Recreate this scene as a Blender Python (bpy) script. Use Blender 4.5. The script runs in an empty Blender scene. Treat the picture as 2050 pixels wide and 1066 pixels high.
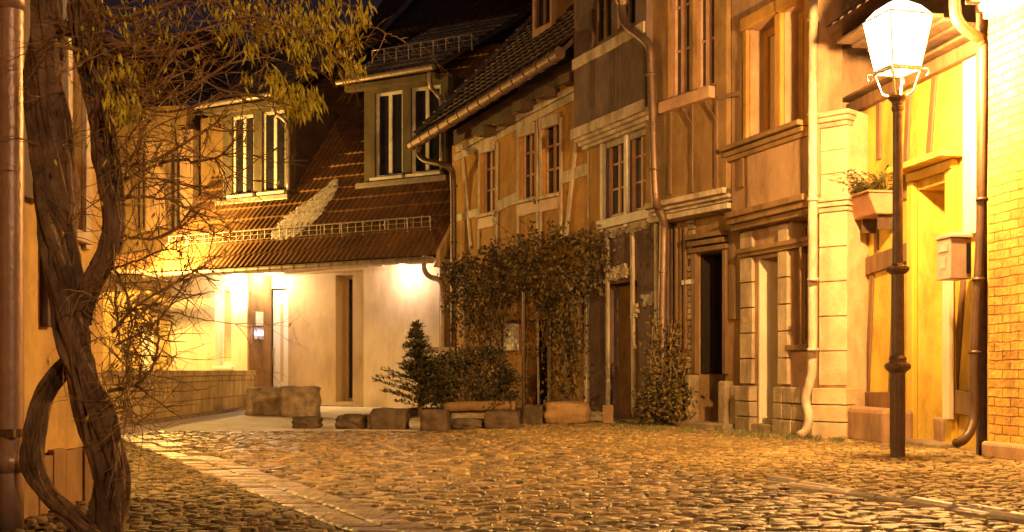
import bpy, math, random
from mathutils import Vector, noise
R = math.radians
rnd = random.Random(7)
S = bpy.context.scene
COL = S.collection

# ------------------------------------------------------------------ camera, sky, exposure
CX, HY, FP, CH = 1025.0, 742.0, 2400.0, 0.8      # principal column, horizon row, focal length (px), eye height
cam = bpy.data.cameras.new("camera"); camo = bpy.data.objects.new("camera", cam); COL.objects.link(camo)
camo.location = (0, 0, CH); camo.rotation_euler = (R(90), 0, 0)
cam.sensor_width = 36; cam.lens = 36 * FP / 2050.0
cam.shift_y = (HY - 533.0) / 2050.0
cam.clip_end = 400; cam.clip_start = .05
S.camera = camo
S.view_settings.view_transform = 'Standard'; S.view_settings.look = 'None'
S.view_settings.exposure = 1.4; S.view_settings.gamma = 1
W = bpy.data.worlds.new("World"); S.world = W; W.use_nodes = True
nt = W.node_tree; bg = nt.nodes['Background']
sk = nt.nodes.new('ShaderNodeTexSky'); sk.sky_type = 'NISHITA'; sk.sun_disc = False
sk.sun_elevation = R(-6.0); sk.sun_rotation = R(200)
hs = nt.nodes.new('ShaderNodeMixRGB'); hs.blend_type = 'ADD'; hs.inputs[0].default_value = 1
hs.inputs[2].default_value = (.040, .024, .034, 1)        # town glow on low night cloud
nt.links.new(sk.outputs[0], hs.inputs[1]); nt.links.new(hs.outputs[0], bg.inputs[0])
bg.inputs[1].default_value = 0.15

def lamp(name, loc, power, color, radius=.08, typ='POINT'):
    l = bpy.data.lights.new(name, typ); l.energy = power; l.color = color; l.shadow_soft_size = radius
    o = bpy.data.objects.new(name, l); o.location = loc; COL.objects.link(o); return o
def P(x, y, D): return Vector(((x - CX) / FP * D, D, CH + (HY - y) / FP * D))
def G(x, y):
    D = CH * FP / (y - HY); return Vector(((x - CX) / FP * D, D, 0))
SOD = (1.0, .50, .12)
LD = 10.7
lamp('lantern_light', P(1797, 82, LD), 1220, (1.0, .56, .17), .07)
lamp('left_lane_light', (-8.1, 27.2, 3.9), 680, (1.0, .58, .12), .10)
lamp('near_lane_light', (2.6, -2.5, 4.6), 560, (1.0, .58, .27), .12)
lamp('street_fill_light', (-3.3, 8.2, 3.7), 410, (1.0, .56, .15), .10)  # added fill behind the left house to brighten street and facades; no lamp there

# ------------------------------------------------------------------ materials
M = {}
def mat(name, c, c2=None, rough=.8, scale=3.0, bump=.2, bscale=30.0, spec=.3, metal=0, kind='noise', stretch=None, island=0, coord='Object', det=6):
    m = bpy.data.materials.new(name); m.use_nodes = True; t = m.node_tree; b = t.nodes['Principled BSDF']
    N = t.nodes.new; L = t.links.new
    b.inputs['Roughness'].default_value = rough; b.inputs['Metallic'].default_value = metal
    b.inputs['Specular IOR Level'].default_value = spec
    tc = N('ShaderNodeTexCoord'); mp = N('ShaderNodeMapping'); L(tc.outputs[coord], mp.inputs[0])
    if stretch: mp.inputs['Scale'].default_value = stretch
    n1 = N('ShaderNodeTexNoise'); n1.inputs['Scale'].default_value = scale; n1.inputs['Detail'].default_value = det
    n1.inputs['Roughness'].default_value = .65
    L(mp.outputs[0], n1.inputs[0])
    cr = N('ShaderNodeValToRGB'); cr.color_ramp.elements[0].position = .32; cr.color_ramp.elements[1].position = .68
    c2 = c2 or tuple(v * .62 for v in c)
    cr.color_ramp.elements[0].color = (*c2, 1); cr.color_ramp.elements[1].color = (*c, 1)
    L(n1.outputs[0], cr.inputs[0]); out = cr.outputs[0]
    if 'plaster' in name or name in ('sandstone', 'plinth_stone', 'brick', 'wall_block', 'pale_wood', 'door_yellow'):
        geo = N('ShaderNodeNewGeometry'); m3 = N('ShaderNodeMapping'); m3.inputs['Scale'].default_value = (1, 1, .35); L(geo.outputs['Position'], m3.inputs[0])
        n3 = N('ShaderNodeTexNoise'); n3.inputs['Scale'].default_value = 2.6; n3.inputs['Detail'].default_value = 10; n3.inputs['Roughness'].default_value = .72; L(m3.outputs[0], n3.inputs[0])
        c3 = N('ShaderNodeValToRGB'); c3.color_ramp.elements[0].position = .36; c3.color_ramp.elements[1].position = .56
        st_ = .80 if name in ('cream_plaster', 'door_yellow', 'beige_plaster') else .58
        c3.color_ramp.elements[0].color = (st_, st_*.97, st_*.93, 1); c3.color_ramp.elements[1].color = (1, 1, 1, 1); L(n3.outputs[0], c3.inputs[0])
        x3 = N('ShaderNodeMixRGB'); x3.blend_type = 'MULTIPLY'; x3.inputs[0].default_value = 1; L(out, x3.inputs[1]); L(c3.outputs[0], x3.inputs[2]); out = x3.outputs[0]
    if island:
        g = N('ShaderNodeNewGeometry'); mr = N('ShaderNodeMapRange'); L(g.outputs['Random Per Island'], mr.inputs[0])
        mr.inputs[3].default_value = 1 - island; mr.inputs[4].default_value = 1 + island
        hv = N('ShaderNodeHueSaturation'); L(mr.outputs[0], hv.inputs['Value']); L(out, hv.inputs['Color']); out = hv.outputs[0]
    n2 = N('ShaderNodeTexNoise'); n2.inputs['Scale'].default_value = bscale; n2.inputs['Detail'].default_value = 5
    L(mp.outputs[0], n2.inputs[0])
    hgt = n2.outputs[0]
    if kind in ('brick', 'block'):
        bt = N('ShaderNodeTexBrick'); L(tc.outputs['UV'], bt.inputs[0])
        bt.inputs['Scale'].default_value = 1
        if kind == 'brick':
            bt.inputs['Brick Width'].default_value = .25; bt.inputs['Row Height'].default_value = .082; bt.inputs['Mortar Size'].default_value = .008
        else:
            bt.inputs['Brick Width'].default_value = .62; bt.inputs['Row Height'].default_value = .31; bt.inputs['Mortar Size'].default_value = .010
        bt.inputs['Mortar Smooth'].default_value = .4; bt.inputs['Bias'].default_value = -.2
        nd = N('ShaderNodeTexNoise'); nd.inputs['Scale'].default_value = 7; L(tc.outputs['UV'], nd.inputs[0])
        vm = N('ShaderNodeVectorMath'); vm.operation = 'MULTIPLY_ADD'; L(nd.outputs['Color'], vm.inputs[0])
        vm.inputs[1].default_value = (.03, .03, 0); L(tc.outputs['UV'], vm.inputs[2]); L(vm.outputs[0], bt.inputs[0])
        bt.inputs['Color1'].default_value = (1, 1, 1, 1); bt.inputs['Color2'].default_value = (.68, .62, .6, 1)
        bt.inputs['Mortar'].default_value = (.50, .42, .34, 1)
        mx = N('ShaderNodeMixRGB'); mx.blend_type = 'MULTIPLY'; mx.inputs[0].default_value = 1
        L(out, mx.inputs[1]); L(bt.outputs['Color'], mx.inputs[2]); out = mx.outputs[0]
        ma = N('ShaderNodeMath'); ma.operation = 'MULTIPLY_ADD'; L(bt.outputs['Fac'], ma.inputs[0]); ma.inputs[1].default_value = -3.0
        L(hgt, ma.inputs[2]); hgt = ma.outputs[0]
    L(out, b.inputs['Base Color'])
    if bump:
        bp = N('ShaderNodeBump'); bp.inputs['Strength'].default_value = bump; bp.inputs['Distance'].default_value = .02
        L(hgt, bp.inputs['Height']); L(bp.outputs[0], b.inputs['Normal'])
    M[name] = m; return m
def emit(name, c, s, transp=0):
    m = bpy.data.materials.new(name); m.use_nodes = True; t = m.node_tree
    for n in list(t.nodes):
        if n.type != 'OUTPUT_MATERIAL': t.nodes.remove(n)
    o = [n for n in t.nodes if n.type == 'OUTPUT_MATERIAL'][0]
    e = t.nodes.new('ShaderNodeEmission'); e.inputs[0].default_value = (*c, 1); e.inputs[1].default_value = s
    if transp:
        a = t.nodes.new('ShaderNodeAddShader'); tr = t.nodes.new('ShaderNodeBsdfTransparent')
        tr.inputs[0].default_value = (transp, transp, transp, 1)
        t.links.new(e.outputs[0], a.inputs[0]); t.links.new(tr.outputs[0], a.inputs[1]); t.links.new(a.outputs[0], o.inputs[0])
    else: t.links.new(e.outputs[0], o.inputs[0])
    M[name] = m; return m
mat('ochre_plaster', (.56, .30, .075), (.42, .215, .05), scale=2.2, bump=.35, bscale=22)
mat('left_plaster', (.62, .42, .16), (.45, .28, .10), scale=3, bump=.35, bscale=14)
mat('yellow_plaster', (.72, .50, .10), (.60, .39, .07), scale=2, bump=.3, bscale=18)
mat('cream_plaster', (.80, .68, .52), (.72, .60, .44), scale=1.2, bump=.12, bscale=60)
mat('beige_plaster', (.62, .46, .27), (.54, .39, .22), scale=1.4, bump=.15, bscale=60)
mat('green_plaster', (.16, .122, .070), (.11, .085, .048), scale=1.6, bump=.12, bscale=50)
mat('grey_plaster', (.22, .145, .125), (.14, .09, .08), scale=3, bump=.4, bscale=20)
mat('brown_plaster', (.34, .20, .085), (.22, .125, .05), scale=2.4, bump=.3, bscale=20)
mat('rose_plaster', (.50, .31, .18), (.38, .22, .13), scale=2, bump=.2, bscale=30)
mat('sandstone', (.60, .46, .32), (.44, .31, .20), scale=4, bump=.4, bscale=25, island=.12)
mat('pier_stone', (.70, .54, .34), (.50, .36, .21), scale=4, bump=.4, bscale=25, island=.06)
mat('plinth_stone', (.45, .34, .22), (.28, .20, .13), scale=5, bump=.5, bscale=18, island=.2)
mat('wall_block', (.80, .62, .28), (.56, .41, .17), scale=2.2, bump=.7, bscale=14, kind='block')
mat('brick', (.82, .50, .12), (.62, .34, .08), scale=4, bump=.9, bscale=20, kind='brick', rough=.7)
mat('pale_wood', (.74, .62, .49), (.38, .27, .19), scale=5, bump=.5, bscale=24, rough=.6, stretch=(1, 1, .35))
mat('white_paint', (.80, .75, .68), (.60, .53, .46), scale=6, bump=.25, bscale=30, rough=.5)
mat('pink_paint', (.60, .36, .25), (.42, .24, .16), scale=5, bump=.3, bscale=30, rough=.5)
mat('dark_wood', (.11, .062, .035), (.05, .028, .018), scale=5, bump=.5, bscale=20, rough=.6, stretch=(1, 1, .3))
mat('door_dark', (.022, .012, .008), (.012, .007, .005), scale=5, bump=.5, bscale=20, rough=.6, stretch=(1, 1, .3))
mat('brown_wood', (.24, .14, .07), (.13, .07, .038), scale=6, bump=.6, bscale=22, rough=.65, stretch=(1, 1, .25))
mat('door_yellow', (.70, .47, .07), (.62, .40, .05), scale=1.5, bump=.1, bscale=30, rough=.45)
mat('white_door', (.82, .78, .68), (.78, .73, .62), scale=1, bump=.05, rough=.4)
mat('glass', (.030, .026, .030), (.015, .012, .014), scale=2.5, bump=.35, bscale=5, rough=.07, spec=.6)
mat('curtain_glass', (.07, .052, .048), (.05, .04, .04), scale=6, bump=.05, bscale=4, rough=.14, spec=.5, stretch=(1, 1, .25))
mat('blind', (.60, .44, .25), (.55, .40, .22), scale=1, bump=.05, rough=.6)
mat('black_void', (.012, .008, .007), (.007, .005, .004), bump=0, rough=.9)
mat('tile', (.25, .125, .048), (.12, .058, .025), scale=1.6, bump=.4, bscale=28, rough=.55, island=.0)
mat('dark_tile', (.10, .055, .045), (.05, .028, .024), scale=2, bump=.5, bscale=25, rough=.6)
mat('frost_tile', (.26, .22, .23), (.08, .05, .045), scale=2.4, bump=.6, bscale=18, rough=.6)
mat('frost', (.68, .60, .57), (.30, .22, .18), scale=9, bump=.8, bscale=18, rough=.7)
mat('zinc', (.50, .40, .33), (.30, .22, .17), scale=7, bump=.12, bscale=25, rough=.42, metal=.55, spec=.5)
mat('copper_pipe', (.26, .165, .12), (.16, .095, .07), scale=9, bump=.25, bscale=60, rough=.42, metal=.6, spec=.5, stretch=(1, 1, .4))
mat('brown_pipe', (.13, .07, .038), (.08, .042, .022), scale=8, bump=.2, bscale=40, rough=.45, metal=.3, spec=.5)
mat('iron', (.13, .075, .045), (.07, .04, .025), scale=14, bump=.25, bscale=70, rough=.45, metal=.3, spec=.5)
mat('galvanised', (.55, .50, .45), (.38, .33, .29), scale=10, bump=.1, rough=.4, metal=.5)
mat('old_rail', (.60, .52, .44), (.42, .35, .29), scale=10, bump=.1, rough=.5, metal=.4)
mat('near_pipe', (.36, .24, .18), (.25, .155, .11), scale=9, bump=.15, bscale=60, rough=.40, metal=.35, spec=.6, stretch=(1, 1, .4))
mat('box_metal', (.62, .44, .33), (.48, .33, .24), scale=5, bump=.08, rough=.4, metal=.3)
mat('terracotta', (.48, .25, .14), (.36, .18, .10), scale=6, bump=.3, bscale=40)
mat('bark', (.26, .155, .085), (.045, .026, .015), scale=9, bump=1.0, bscale=46, rough=.85, stretch=(1, 1, .42), det=9)
mat('twig', (.38, .235, .09), (.18, .105, .045), scale=12, bump=.3, rough=.7, island=.35)
mat('yellow_leaf', (.62, .54, .05), (.40, .33, .03), scale=5, bump=0, rough=.55, island=.45)
mat('vine_leaf', (.19, .13, .045), (.05, .034, .015), scale=2.5, bump=0, rough=.6, island=.55)
mat('conifer_leaf', (.13, .11, .04), (.055, .05, .02), scale=4, bump=0, rough=.6, island=.5)
mat('shrub_leaf', (.11, .085, .035), (.04, .032, .015), scale=4, bump=0, rough=.5, island=.5)
mat('fern_leaf', (.16, .15, .045), (.08, .075, .025), scale=4, bump=0, rough=.5, island=.5)
mat('rock_dark', (.13, .088, .055), (.045, .03, .022), scale=6, bump=.9, bscale=14)
mat('rock_pale', (.46, .36, .24), (.15, .105, .07), scale=6, bump=1.0, bscale=14)
mat('rock_warm', (.40, .24, .11), (.24, .14, .07), scale=5, bump=.8, bscale=16)
mat('cobble', (.35, .235, .105), (.085, .054, .027), scale=7, bump=.9, bscale=34, rough=.36, spec=.55, island=.5)
mat('mosaic', (.40, .28, .115), (.15, .095, .038), scale=8, bump=.7, bscale=34, rough=.6, island=.3)
mat('slab', (.44, .34, .27), (.24, .175, .13), scale=2.5, bump=.6, bscale=24, rough=.45, spec=.5, island=.22)
mat('gutter_sett', (.33, .235, .16), (.14, .095, .06), scale=8, bump=.9, bscale=26, rough=.38, spec=.5, island=.3)
mat('earth', (.11, .075, .045), (.05, .034, .02), scale=2.5, bump=1.0, bscale=30, rough=.9)
mat('joint_sand', (.13, .088, .042), (.05, .033, .018), scale=2.5, bump=1.0, bscale=40, rough=.9)
mat('dim_lane_mosaic', (.21, .145, .062), (.07, .045, .02), scale=8, bump=.8, bscale=34, rough=.6, island=.4)  # darker copy of mosaic: the left lane's weak light is put into the colour
mat('shaded_moss_ground', (.24, .165, .07), (.12, .08, .036), scale=1.3, bump=1.0, bscale=26, rough=.85, det=9)  # mossy ground, darkened in colour to paint the shadow before the middle houses
mat('forecourt', (.80, .72, .60), (.50, .41, .31), scale=2.2, bump=.7, bscale=40, rough=.7, det=9)
emit('lantern_glow', (1.0, .80, .42), 1.1, .75)
emit('mantle', (1.0, .85, .55), 60)
emit('white_glow', (1.0, .93, .80), 9)
emit('bell_glow', (.75, .68, 1.0), 5)
emit('soffit_glow', (1.0, .88, .78), 6)

# ------------------------------------------------------------------ mesh helpers
ORG = {}
class Face:
    """a vertical plane given by two plan points; u runs left to right in the view, n points out of the wall"""
    def __init__(s, A, B):
        s.A = Vector(A); s.B = Vector(B); v = s.B - s.A; s.L = v.length; s.u = v / s.L; s.n = Vector((s.u.y, -s.u.x))
    def w(s, u, z, d=0):
        q = s.A + s.u * u + s.n * d; return Vector((q.x, q.y, z))
    def uz(s, x, y, d=0):
        r = Vector(((x - CX) / FP, 1.0)); o = s.A + s.n * d
        D = o.dot(s.n) / r.dot(s.n); q = r * D
        return (q - o).dot(s.u), CH + (HY - y) / FP * D
    def rect(s, xl, yt, xr, yb, d=0):
        xm = (xl + xr) / 2
        return (s.uz(xl, yt, d)[0], s.uz(xr, yt, d)[0], s.uz(xm, yb, d)[1], s.uz(xm, yt, d)[1])
    def pw(s, x, y, d=0):
        u, z = s.uz(x, y, d); return s.w(u, z, d)
def XD(x, D): return ((x - CX) / FP * D, D)

class MB:
    def __init__(s): s.v = []; s.f = []
    def add(s, vs, fs):
        k = len(s.v); s.v += [tuple(v) for v in vs]; s.f += [tuple(i + k for i in f) for f in fs]; return s
    def box(s, F, r, d0, d1):
        u0, u1, z0, z1 = r
        vs = [F.w(u, z, d) for d in (d0, d1) for (u, z) in ((u0, z0), (u1, z0), (u1, z1), (u0, z1))]
        return s.add(vs, [(0, 3, 2, 1), (4, 5, 6, 7), (0, 1, 5, 4), (1, 2, 6, 5), (2, 3, 7, 6), (3, 0, 4, 7)])
    def wbox(s, x0, x1, y0, y1, z0, z1):
        vs = [(x, y, z) for y in (y1, y0) for (x, z) in ((x0, z0), (x1, z0), (x1, z1), (x0, z1))]
        return s.add(vs, [(0, 3, 2, 1), (4, 5, 6, 7), (0, 1, 5, 4), (1, 2, 6, 5), (2, 3, 7, 6), (3, 0, 4, 7)])
    def prism(s, F, pts, d0, d1):            # pts seen at the front plane d1
        uz = [F.uz(x, y, d1) for x, y in pts]; n = len(uz)
        vs = [F.w(u, z, d0) for u, z in uz] + [F.w(u, z, d1) for u, z in uz]
        return s.add(vs, [tuple(range(n)), tuple(range(2 * n - 1, n - 1, -1))] + [(i, (i + 1) % n, n + (i + 1) % n, n + i) for i in range(n)])
    def bar(s, F, x0, y0, x1, y1, w, d0, d1):   # w in metres
        a = Vector(F.uz(x0, y0, d1)); b = Vector(F.uz(x1, y1, d1)); t = (b - a).normalized(); p = Vector((-t.y, t.x)) * w / 2
        uz = [a - p, b - p, b + p, a + p]
        vs = [F.w(q.x, q.y, d0) for q in uz] + [F.w(q.x, q.y, d1) for q in uz]
        return s.add(vs, [(0, 1, 2, 3), (7, 6, 5, 4), (0, 4, 5, 1), (1, 5, 6, 2), (2, 6, 7, 3), (3, 7, 4, 0)])
    def wall(s, F, u0, u1, z0, z1, holes, t=.4, d=0):
        us = sorted({u0, u1, *[h[0] for h in holes], *[h[1] for h in holes]}); us = [u for u in us if u0 <= u <= u1]
        zs = sorted({z0, z1, *[h[2] for h in holes], *[h[3] for h in holes]}); zs = [z for z in zs if z0 <= z <= z1]
        def solid(i, j):
            if i < 0 or j < 0 or i >= len(us) - 1 or j >= len(zs) - 1: return False
            um = (us[i] + us[i+1]) / 2; zm = (zs[j] + zs[j+1]) / 2
            return not any(h[0] < um < h[1] and h[2] < zm < h[3] for h in holes)
        for i in range(len(us) - 1):
            for j in range(len(zs) - 1):
                if not solid(i, j): continue
                a, b, c, e = us[i], us[i+1], zs[j], zs[j+1]
                q = lambda u, z, dd: F.w(u, z, dd)
                s.add([q(a, c, d), q(b, c, d), q(b, e, d), q(a, e, d)], [(0, 1, 2, 3)])
                s.add([q(a, c, d-t), q(b, c, d-t), q(b, e, d-t), q(a, e, d-t)], [(3, 2, 1, 0)])
                if not solid(i-1, j): s.add([q(a, c, d), q(a, e, d), q(a, e, d-t), q(a, c, d-t)], [(0, 1, 2, 3)])
                if not solid(i+1, j): s.add([q(b, c, d), q(b, e, d), q(b, e, d-t), q(b, c, d-t)], [(3, 2, 1, 0)])
                if not solid(i, j-1): s.add([q(a, c, d), q(b, c, d), q(b, c, d-t), q(a, c, d-t)], [(3, 2, 1, 0)])
                if not solid(i, j+1): s.add([q(a, e, d), q(b, e, d), q(b, e, d-t), q(a, e, d-t)], [(0, 1, 2, 3)])
        return s
    def tube(s, pts, rad, sides=12, cap=True, shape=None):
        pts = [Vector(p) for p in pts]; n = len(pts)
        if not hasattr(rad, '__len__'): rad = [rad] * n
        t0 = (pts[1] - pts[0]).normalized(); up = Vector((0, 0, 1)) if abs(t0.z) < .9 else Vector((1, 0, 0))
        nx = t0.cross(up).normalized(); vs = []
        for i in range(n):
            t = (pts[min(i+1, n-1)] - pts[max(i-1, 0)]).normalized()
            nx = (nx - t * nx.dot(t)).normalized(); ny = t.cross(nx)
            for k in range(sides):
                a = 2 * math.pi * k / sides; r = rad[i] * (shape(i, a) if shape else 1)
                vs.append(pts[i] + nx * math.cos(a) * r + ny * math.sin(a) * r)
        fs = [(i*sides+k, i*sides+(k+1) % sides, (i+1)*sides+(k+1) % sides, (i+1)*sides+k) for i in range(n-1) for k in range(sides)]
        if cap: fs += [tuple(range(sides-1, -1, -1)), tuple((n-1)*sides+k for k in range(sides))]
        return s.add(vs, fs)
    def lathe(s, c, prof, sides=24, rot=0):   # prof: (r, z)
        vs = []; n = len(prof)
        for r, z in prof:
            for k in range(sides):
                a = 2 * math.pi * k / sides + rot; vs.append((c[0] + r*math.cos(a), c[1] + r*math.sin(a), z))
        fs = [(i*sides+k, i*sides+(k+1) % sides, (i+1)*sides+(k+1) % sides, (i+1)*sides+k) for i in range(n-1) for k in range(sides)]
        fs += [tuple(range(sides-1, -1, -1)), tuple((n-1)*sides+k for k in range(sides))]
        return s.add(vs, fs)
    def leaf(s, p, d, l, w, nrm):
        d = d.normalized(); sd = d.cross(nrm)
        if sd.length < 1e-3: sd = Vector((1, 0, 0))
        sd.normalize()
        s.add([p, p + d*l*.45 + sd*w/2, p + d*l, p + d*l*.45 - sd*w/2], [(0, 1, 2, 3)])

def obj(name, mb, m, parent=None, smooth=False, F=None, bevel=0):
    me = bpy.data.meshes.new(name)
    org = ORG[parent.name] if parent else None
    if org is None:
        xs = [v[0] for v in mb.v]; ys = [v[1] for v in mb.v]; zs = [v[2] for v in mb.v]
        org = Vector(((min(xs)+max(xs))/2, (min(ys)+max(ys))/2, min(zs)))
    me.from_pydata([(v[0]-org.x, v[1]-org.y, v[2]-org.z) for v in mb.v], [], mb.f)
    if F:
        uvl = me.uv_layers.new(name='UV'); co = mb.v
        for lp in me.loops:
            v = co[lp.vertex_index]
            # along the wall, or across it on its end faces
            uvl.data[lp.index].uv = (v[0]*F.u.x + v[1]*F.u.y + (v[0]*F.n.x + v[1]*F.n.y), v[2])
    me.materials.append(M[m] if isinstance(m, str) else m)
    if smooth: me.polygons.foreach_set('use_smooth', [True]*len(me.polygons))
    me.update()
    o = bpy.data.objects.new(name, me); COL.objects.link(o)
    if parent: o.parent = parent
    else: o.location = org
    ORG[o.name] = org
    if bevel:
        b = o.modifiers.new('bevel', 'BEVEL'); b.width = bevel; b.segments = 2; b.limit_method = 'ANGLE'
    return o
def objs(name, mb, m, parent, **k):
    """one child per separate piece of the collected shapes"""
    n = len(mb.v); p = list(range(n))
    def fd(i):
        while p[i] != i: p[i] = p[p[i]]; i = p[i]
        return i
    for f in mb.f:
        for i in f[1:]: p[fd(i)] = fd(f[0])
    cl = {}
    for i in range(n): cl.setdefault(fd(i), []).append(i)
    bb = [[c, [min(mb.v[i][a] for i in c)-.012 for a in range(3)], [max(mb.v[i][a] for i in c)+.012 for a in range(3)]] for c in cl.values()]
    ch = True
    while ch:
        ch = False
        for i in range(len(bb)):
            for j in range(i+1, len(bb)):
                A, B = bb[i], bb[j]
                if all(A[1][a] <= B[2][a] and B[1][a] <= A[2][a] for a in range(3)):
                    bb[i] = [A[0]+B[0], [min(A[1][a], B[1][a]) for a in range(3)], [max(A[2][a], B[2][a]) for a in range(3)]]; bb.pop(j); ch = True; break
            if ch: break
    out = []
    for c, _, _ in bb:
        q = MB(); mp = {i: k_ for k_, i in enumerate(c)}; q.v = [mb.v[i] for i in c]; q.f = [tuple(mp[i] for i in f) for f in mb.f if f[0] in mp]
        out.append(obj(name, q, m, parent, **k))
    return out
def tag(o, label=None, cat=None, group=None, kind=None):
    if label: o['label'] = label
    if cat: o['category'] = cat
    if group: o['group'] = group
    if kind: o['kind'] = kind
    return o
def thing(name, loc, label, cat, group=None):
    o = bpy.data.objects.new(name, None); COL.objects.link(o); o.location = loc; o.empty_display_size = .2
    ORG[o.name] = Vector(loc); return tag(o, label, cat, group)
def base(F, u=None): return tuple(F.w(F.L/2 if u is None else u, 0))

def window(root, F, r, d=-.12, cols=2, rows=3, fm='white_paint', fw=.06, mw=.035, cm=None, glass='glass', sill=None, name='window'):
    """frame with casements; pane and sill are its sub-parts"""
    u0, u1, z0, z1 = r; cm = cm or mw*1.8; mb = MB()
    mb.box(F, (u0, u0+fw, z0, z1), d, d+.06); mb.box(F, (u1-fw, u1, z0, z1), d, d+.06)
    mb.box(F, (u0+fw, u1-fw, z0, z0+fw), d, d+.058); mb.box(F, (u0+fw, u1-fw, z1-fw, z1), d, d+.058)
    iw = (u1-u0-2*fw)
    for c in range(1, cols):
        uc = u0+fw+iw*c/cols; mb.box(F, (uc-cm/2, uc+cm/2, z0+fw, z1-fw), d, d+.054)
    for k in range(1, rows):
        zc = z0+fw+(z1-z0-2*fw)*k/rows; mb.box(F, (u0+fw, u1-fw, zc-mw/2, zc+mw/2), d, d+.046)
    o = obj(name, mb, fm, root, bevel=.004)
    obj('pane', MB().box(F, (u0+fw*.5, u1-fw*.5, z0+fw*.5, z1-fw*.5), d+.005, d+.022), glass, o)
    if sill:
        obj('sill', MB().box(F, (u0-.06, u1+.06, z0-.07, z0-.004), d+.062, sill), fm, o, bevel=.006)
    return o

def smooth_path(pts, n=8):
    pts = [Vector(p) for p in pts]; out = []
    for i in range(len(pts)-1):
        a = pts[max(i-1, 0)]; b = pts[i]; c = pts[i+1]; e = pts[min(i+2, len(pts)-1)]
        for k in range(n):
            t = k/n; out.append(.5*((2*b)+(c-a)*t+(2*a-5*b+4*c-e)*t*t+(3*b-a-3*c+e)*t*t*t))
    out.append(pts[-1]); return out
def lerpl(vals, m):
    out = []
    for i in range(m):
        t = i/(m-1)*(len(vals)-1); k = min(int(t), len(vals)-2); out.append(vals[k]*(1-(t-k))+vals[k+1]*(t-k))
    return out
def clampg(mb, p, r, F=None):       # a pipe clip ring
    mb.tube([p+Vector((0, 0, -.015)), p+Vector((0, 0, .015))], r*1.25, 12)

def tiled(F, u0, u1, d0, zf, length, tan, row=.36, rib=.2, amp=.022, step=.035, uskew=0, sub=5):
    """a real tiled slope: ribs along it, every course stepped over the one below"""
    mb = MB(); c = 1/math.sqrt(1+tan*tan); sn = tan*c
    nu = max(2, int((u1-u0)/rib*sub)); rows = int(length/row); vs = []
    for j in range(rows):
        for e in (0, 1):
            sl = (j+e)*row
            for i in range(nu+1):
                u = u0+(u1-u0)*i/nu
                h = amp*(.5+.5*math.cos(2*math.pi*(u-u0)/rib))**1.6 + (step if e == 0 else 0) + .006*noise.noise(Vector((u*1.3, j, 1)))
                sk = .008*noise.noise(Vector((u*2, j*3.1, 5))) if e == 0 else 0
                vs.append(F.w(u+uskew*sl, zf(u)+(sl+sk)*sn+h*c, d0-(sl+sk)*c+h*sn))
    n = nu+1
    fs = [(k*n+i, k*n+i+1, (k+1)*n+i+1, (k+1)*n+i) for k in range(2*rows-1) for i in range(nu)]
    return mb.add(vs, fs)

# ------------------------------------------------------------------ ground
gm = MB().add([(-120, -40, .006), (120, -40, .006), (120, 160, .006), (-120, 160, .006)], [(0, 1, 2, 3)])
tag(obj('ground', gm, 'joint_sand'), kind='structure')
def kerb_x(D):       # the border between cobbles and the mosaic pavement on the right
    pts = [(3, 3.9), (6.2, 2.62), (7.0, 2.32), (8.6, 1.62), (10.8, 1.12), (13, .35), (15.3, -.6), (18, -1.2)]
    for (a, b), (c, e) in zip(pts, pts[1:]):
        if D <= c: return b+(e-b)*(D-a)/(c-a)
    return -1.2
def strip_x(D): return -.5-(D-6.23)*.468      # right edge of the gutter slabs
SW = .50
def stones(fn, cell, h, seed, y0, y1, x0, x1, ang=0, asp=1.35, hv=.4):
    r = random.Random(seed); mb = MB(); ca, sa = math.cos(ang), math.sin(ang)
    verts = []; faces = []; y = y0
    while y < y1:
        rowh = cell*r.uniform(.85, 1.15); x = x0+r.uniform(0, cell)
        while x < x1:
            L = cell*asp*r.uniform(.75, 1.3); cx, cy = x+L/2, y+rowh/2
            wob = .10*math.sin(cx*1.1+seed)+.05*math.sin(cx*2.7)
            X = cx*ca-(cy+wob)*sa; Y = cx*sa+(cy+wob)*ca
            x += L
            if not fn(X, Y): continue
            if abs(X) > Y*.46+.8 or Y < 4.4: continue
            a = L/2*.96; b = rowh/2*.95; hh = h*(1+r.uniform(-hv, hv)); rt = ang+r.uniform(-.22, .22)
            jit = [r.uniform(.82, 1.10) for _ in range(8)]; tx, ty = r.uniform(-.11, .11), r.uniform(-.11, .11); k = len(verts); c1, s1 = math.cos(rt), math.sin(rt)
            for sc, zz in ((1.0, -.02), (.975, hh*.72), (.87, hh)):
                for q in range(8):
                    t = 2*math.pi*(q+.5)/8; cc, ss = math.cos(t), math.sin(t)
                    px = a*sc*math.copysign(abs(cc)**.62, cc); py = b*sc*math.copysign(abs(ss)**.62, ss)
                    px *= jit[q]; py *= jit[q]
                    z = zz+(px*tx+py*ty if zz > 0 else 0)+(r.uniform(-.003, .003) if zz > 0 else 0)
                    verts.append((X+px*c1-py*s1, Y+px*s1+py*c1, z))
            verts.append((X, Y, hh*r.uniform(.9, 1.12)))
            for g in (0, 8):
                for q in range(8): faces.append((k+g+q, k+g+(q+1) % 8, k+g+8+(q+1) % 8, k+g+8+q))
            for q in range(8): faces.append((k+16+q, k+16+(q+1) % 8, k+24))
        y += rowh
    mb.v = verts; mb.f = faces; return mb
tag(obj('cobbled_street', stones(lambda X, Y: Y < 15.4 and strip_x(Y)+.02 < X < kerb_x(Y)-.02, .086, .017, 3, 3.5, 19, -9, 9, ang=-.10, hv=.6, asp=1.5), 'cobble', smooth=True), kind='structure')
tag(obj('lane_paving', stones(lambda X, Y: Y < 12.6 and X < strip_x(Y)-SW, .070, .018, 5, 3.5, 15, -8, 3, ang=.15, asp=1.15, hv=.6), 'dim_lane_mosaic', smooth=True), kind='structure')
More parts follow.
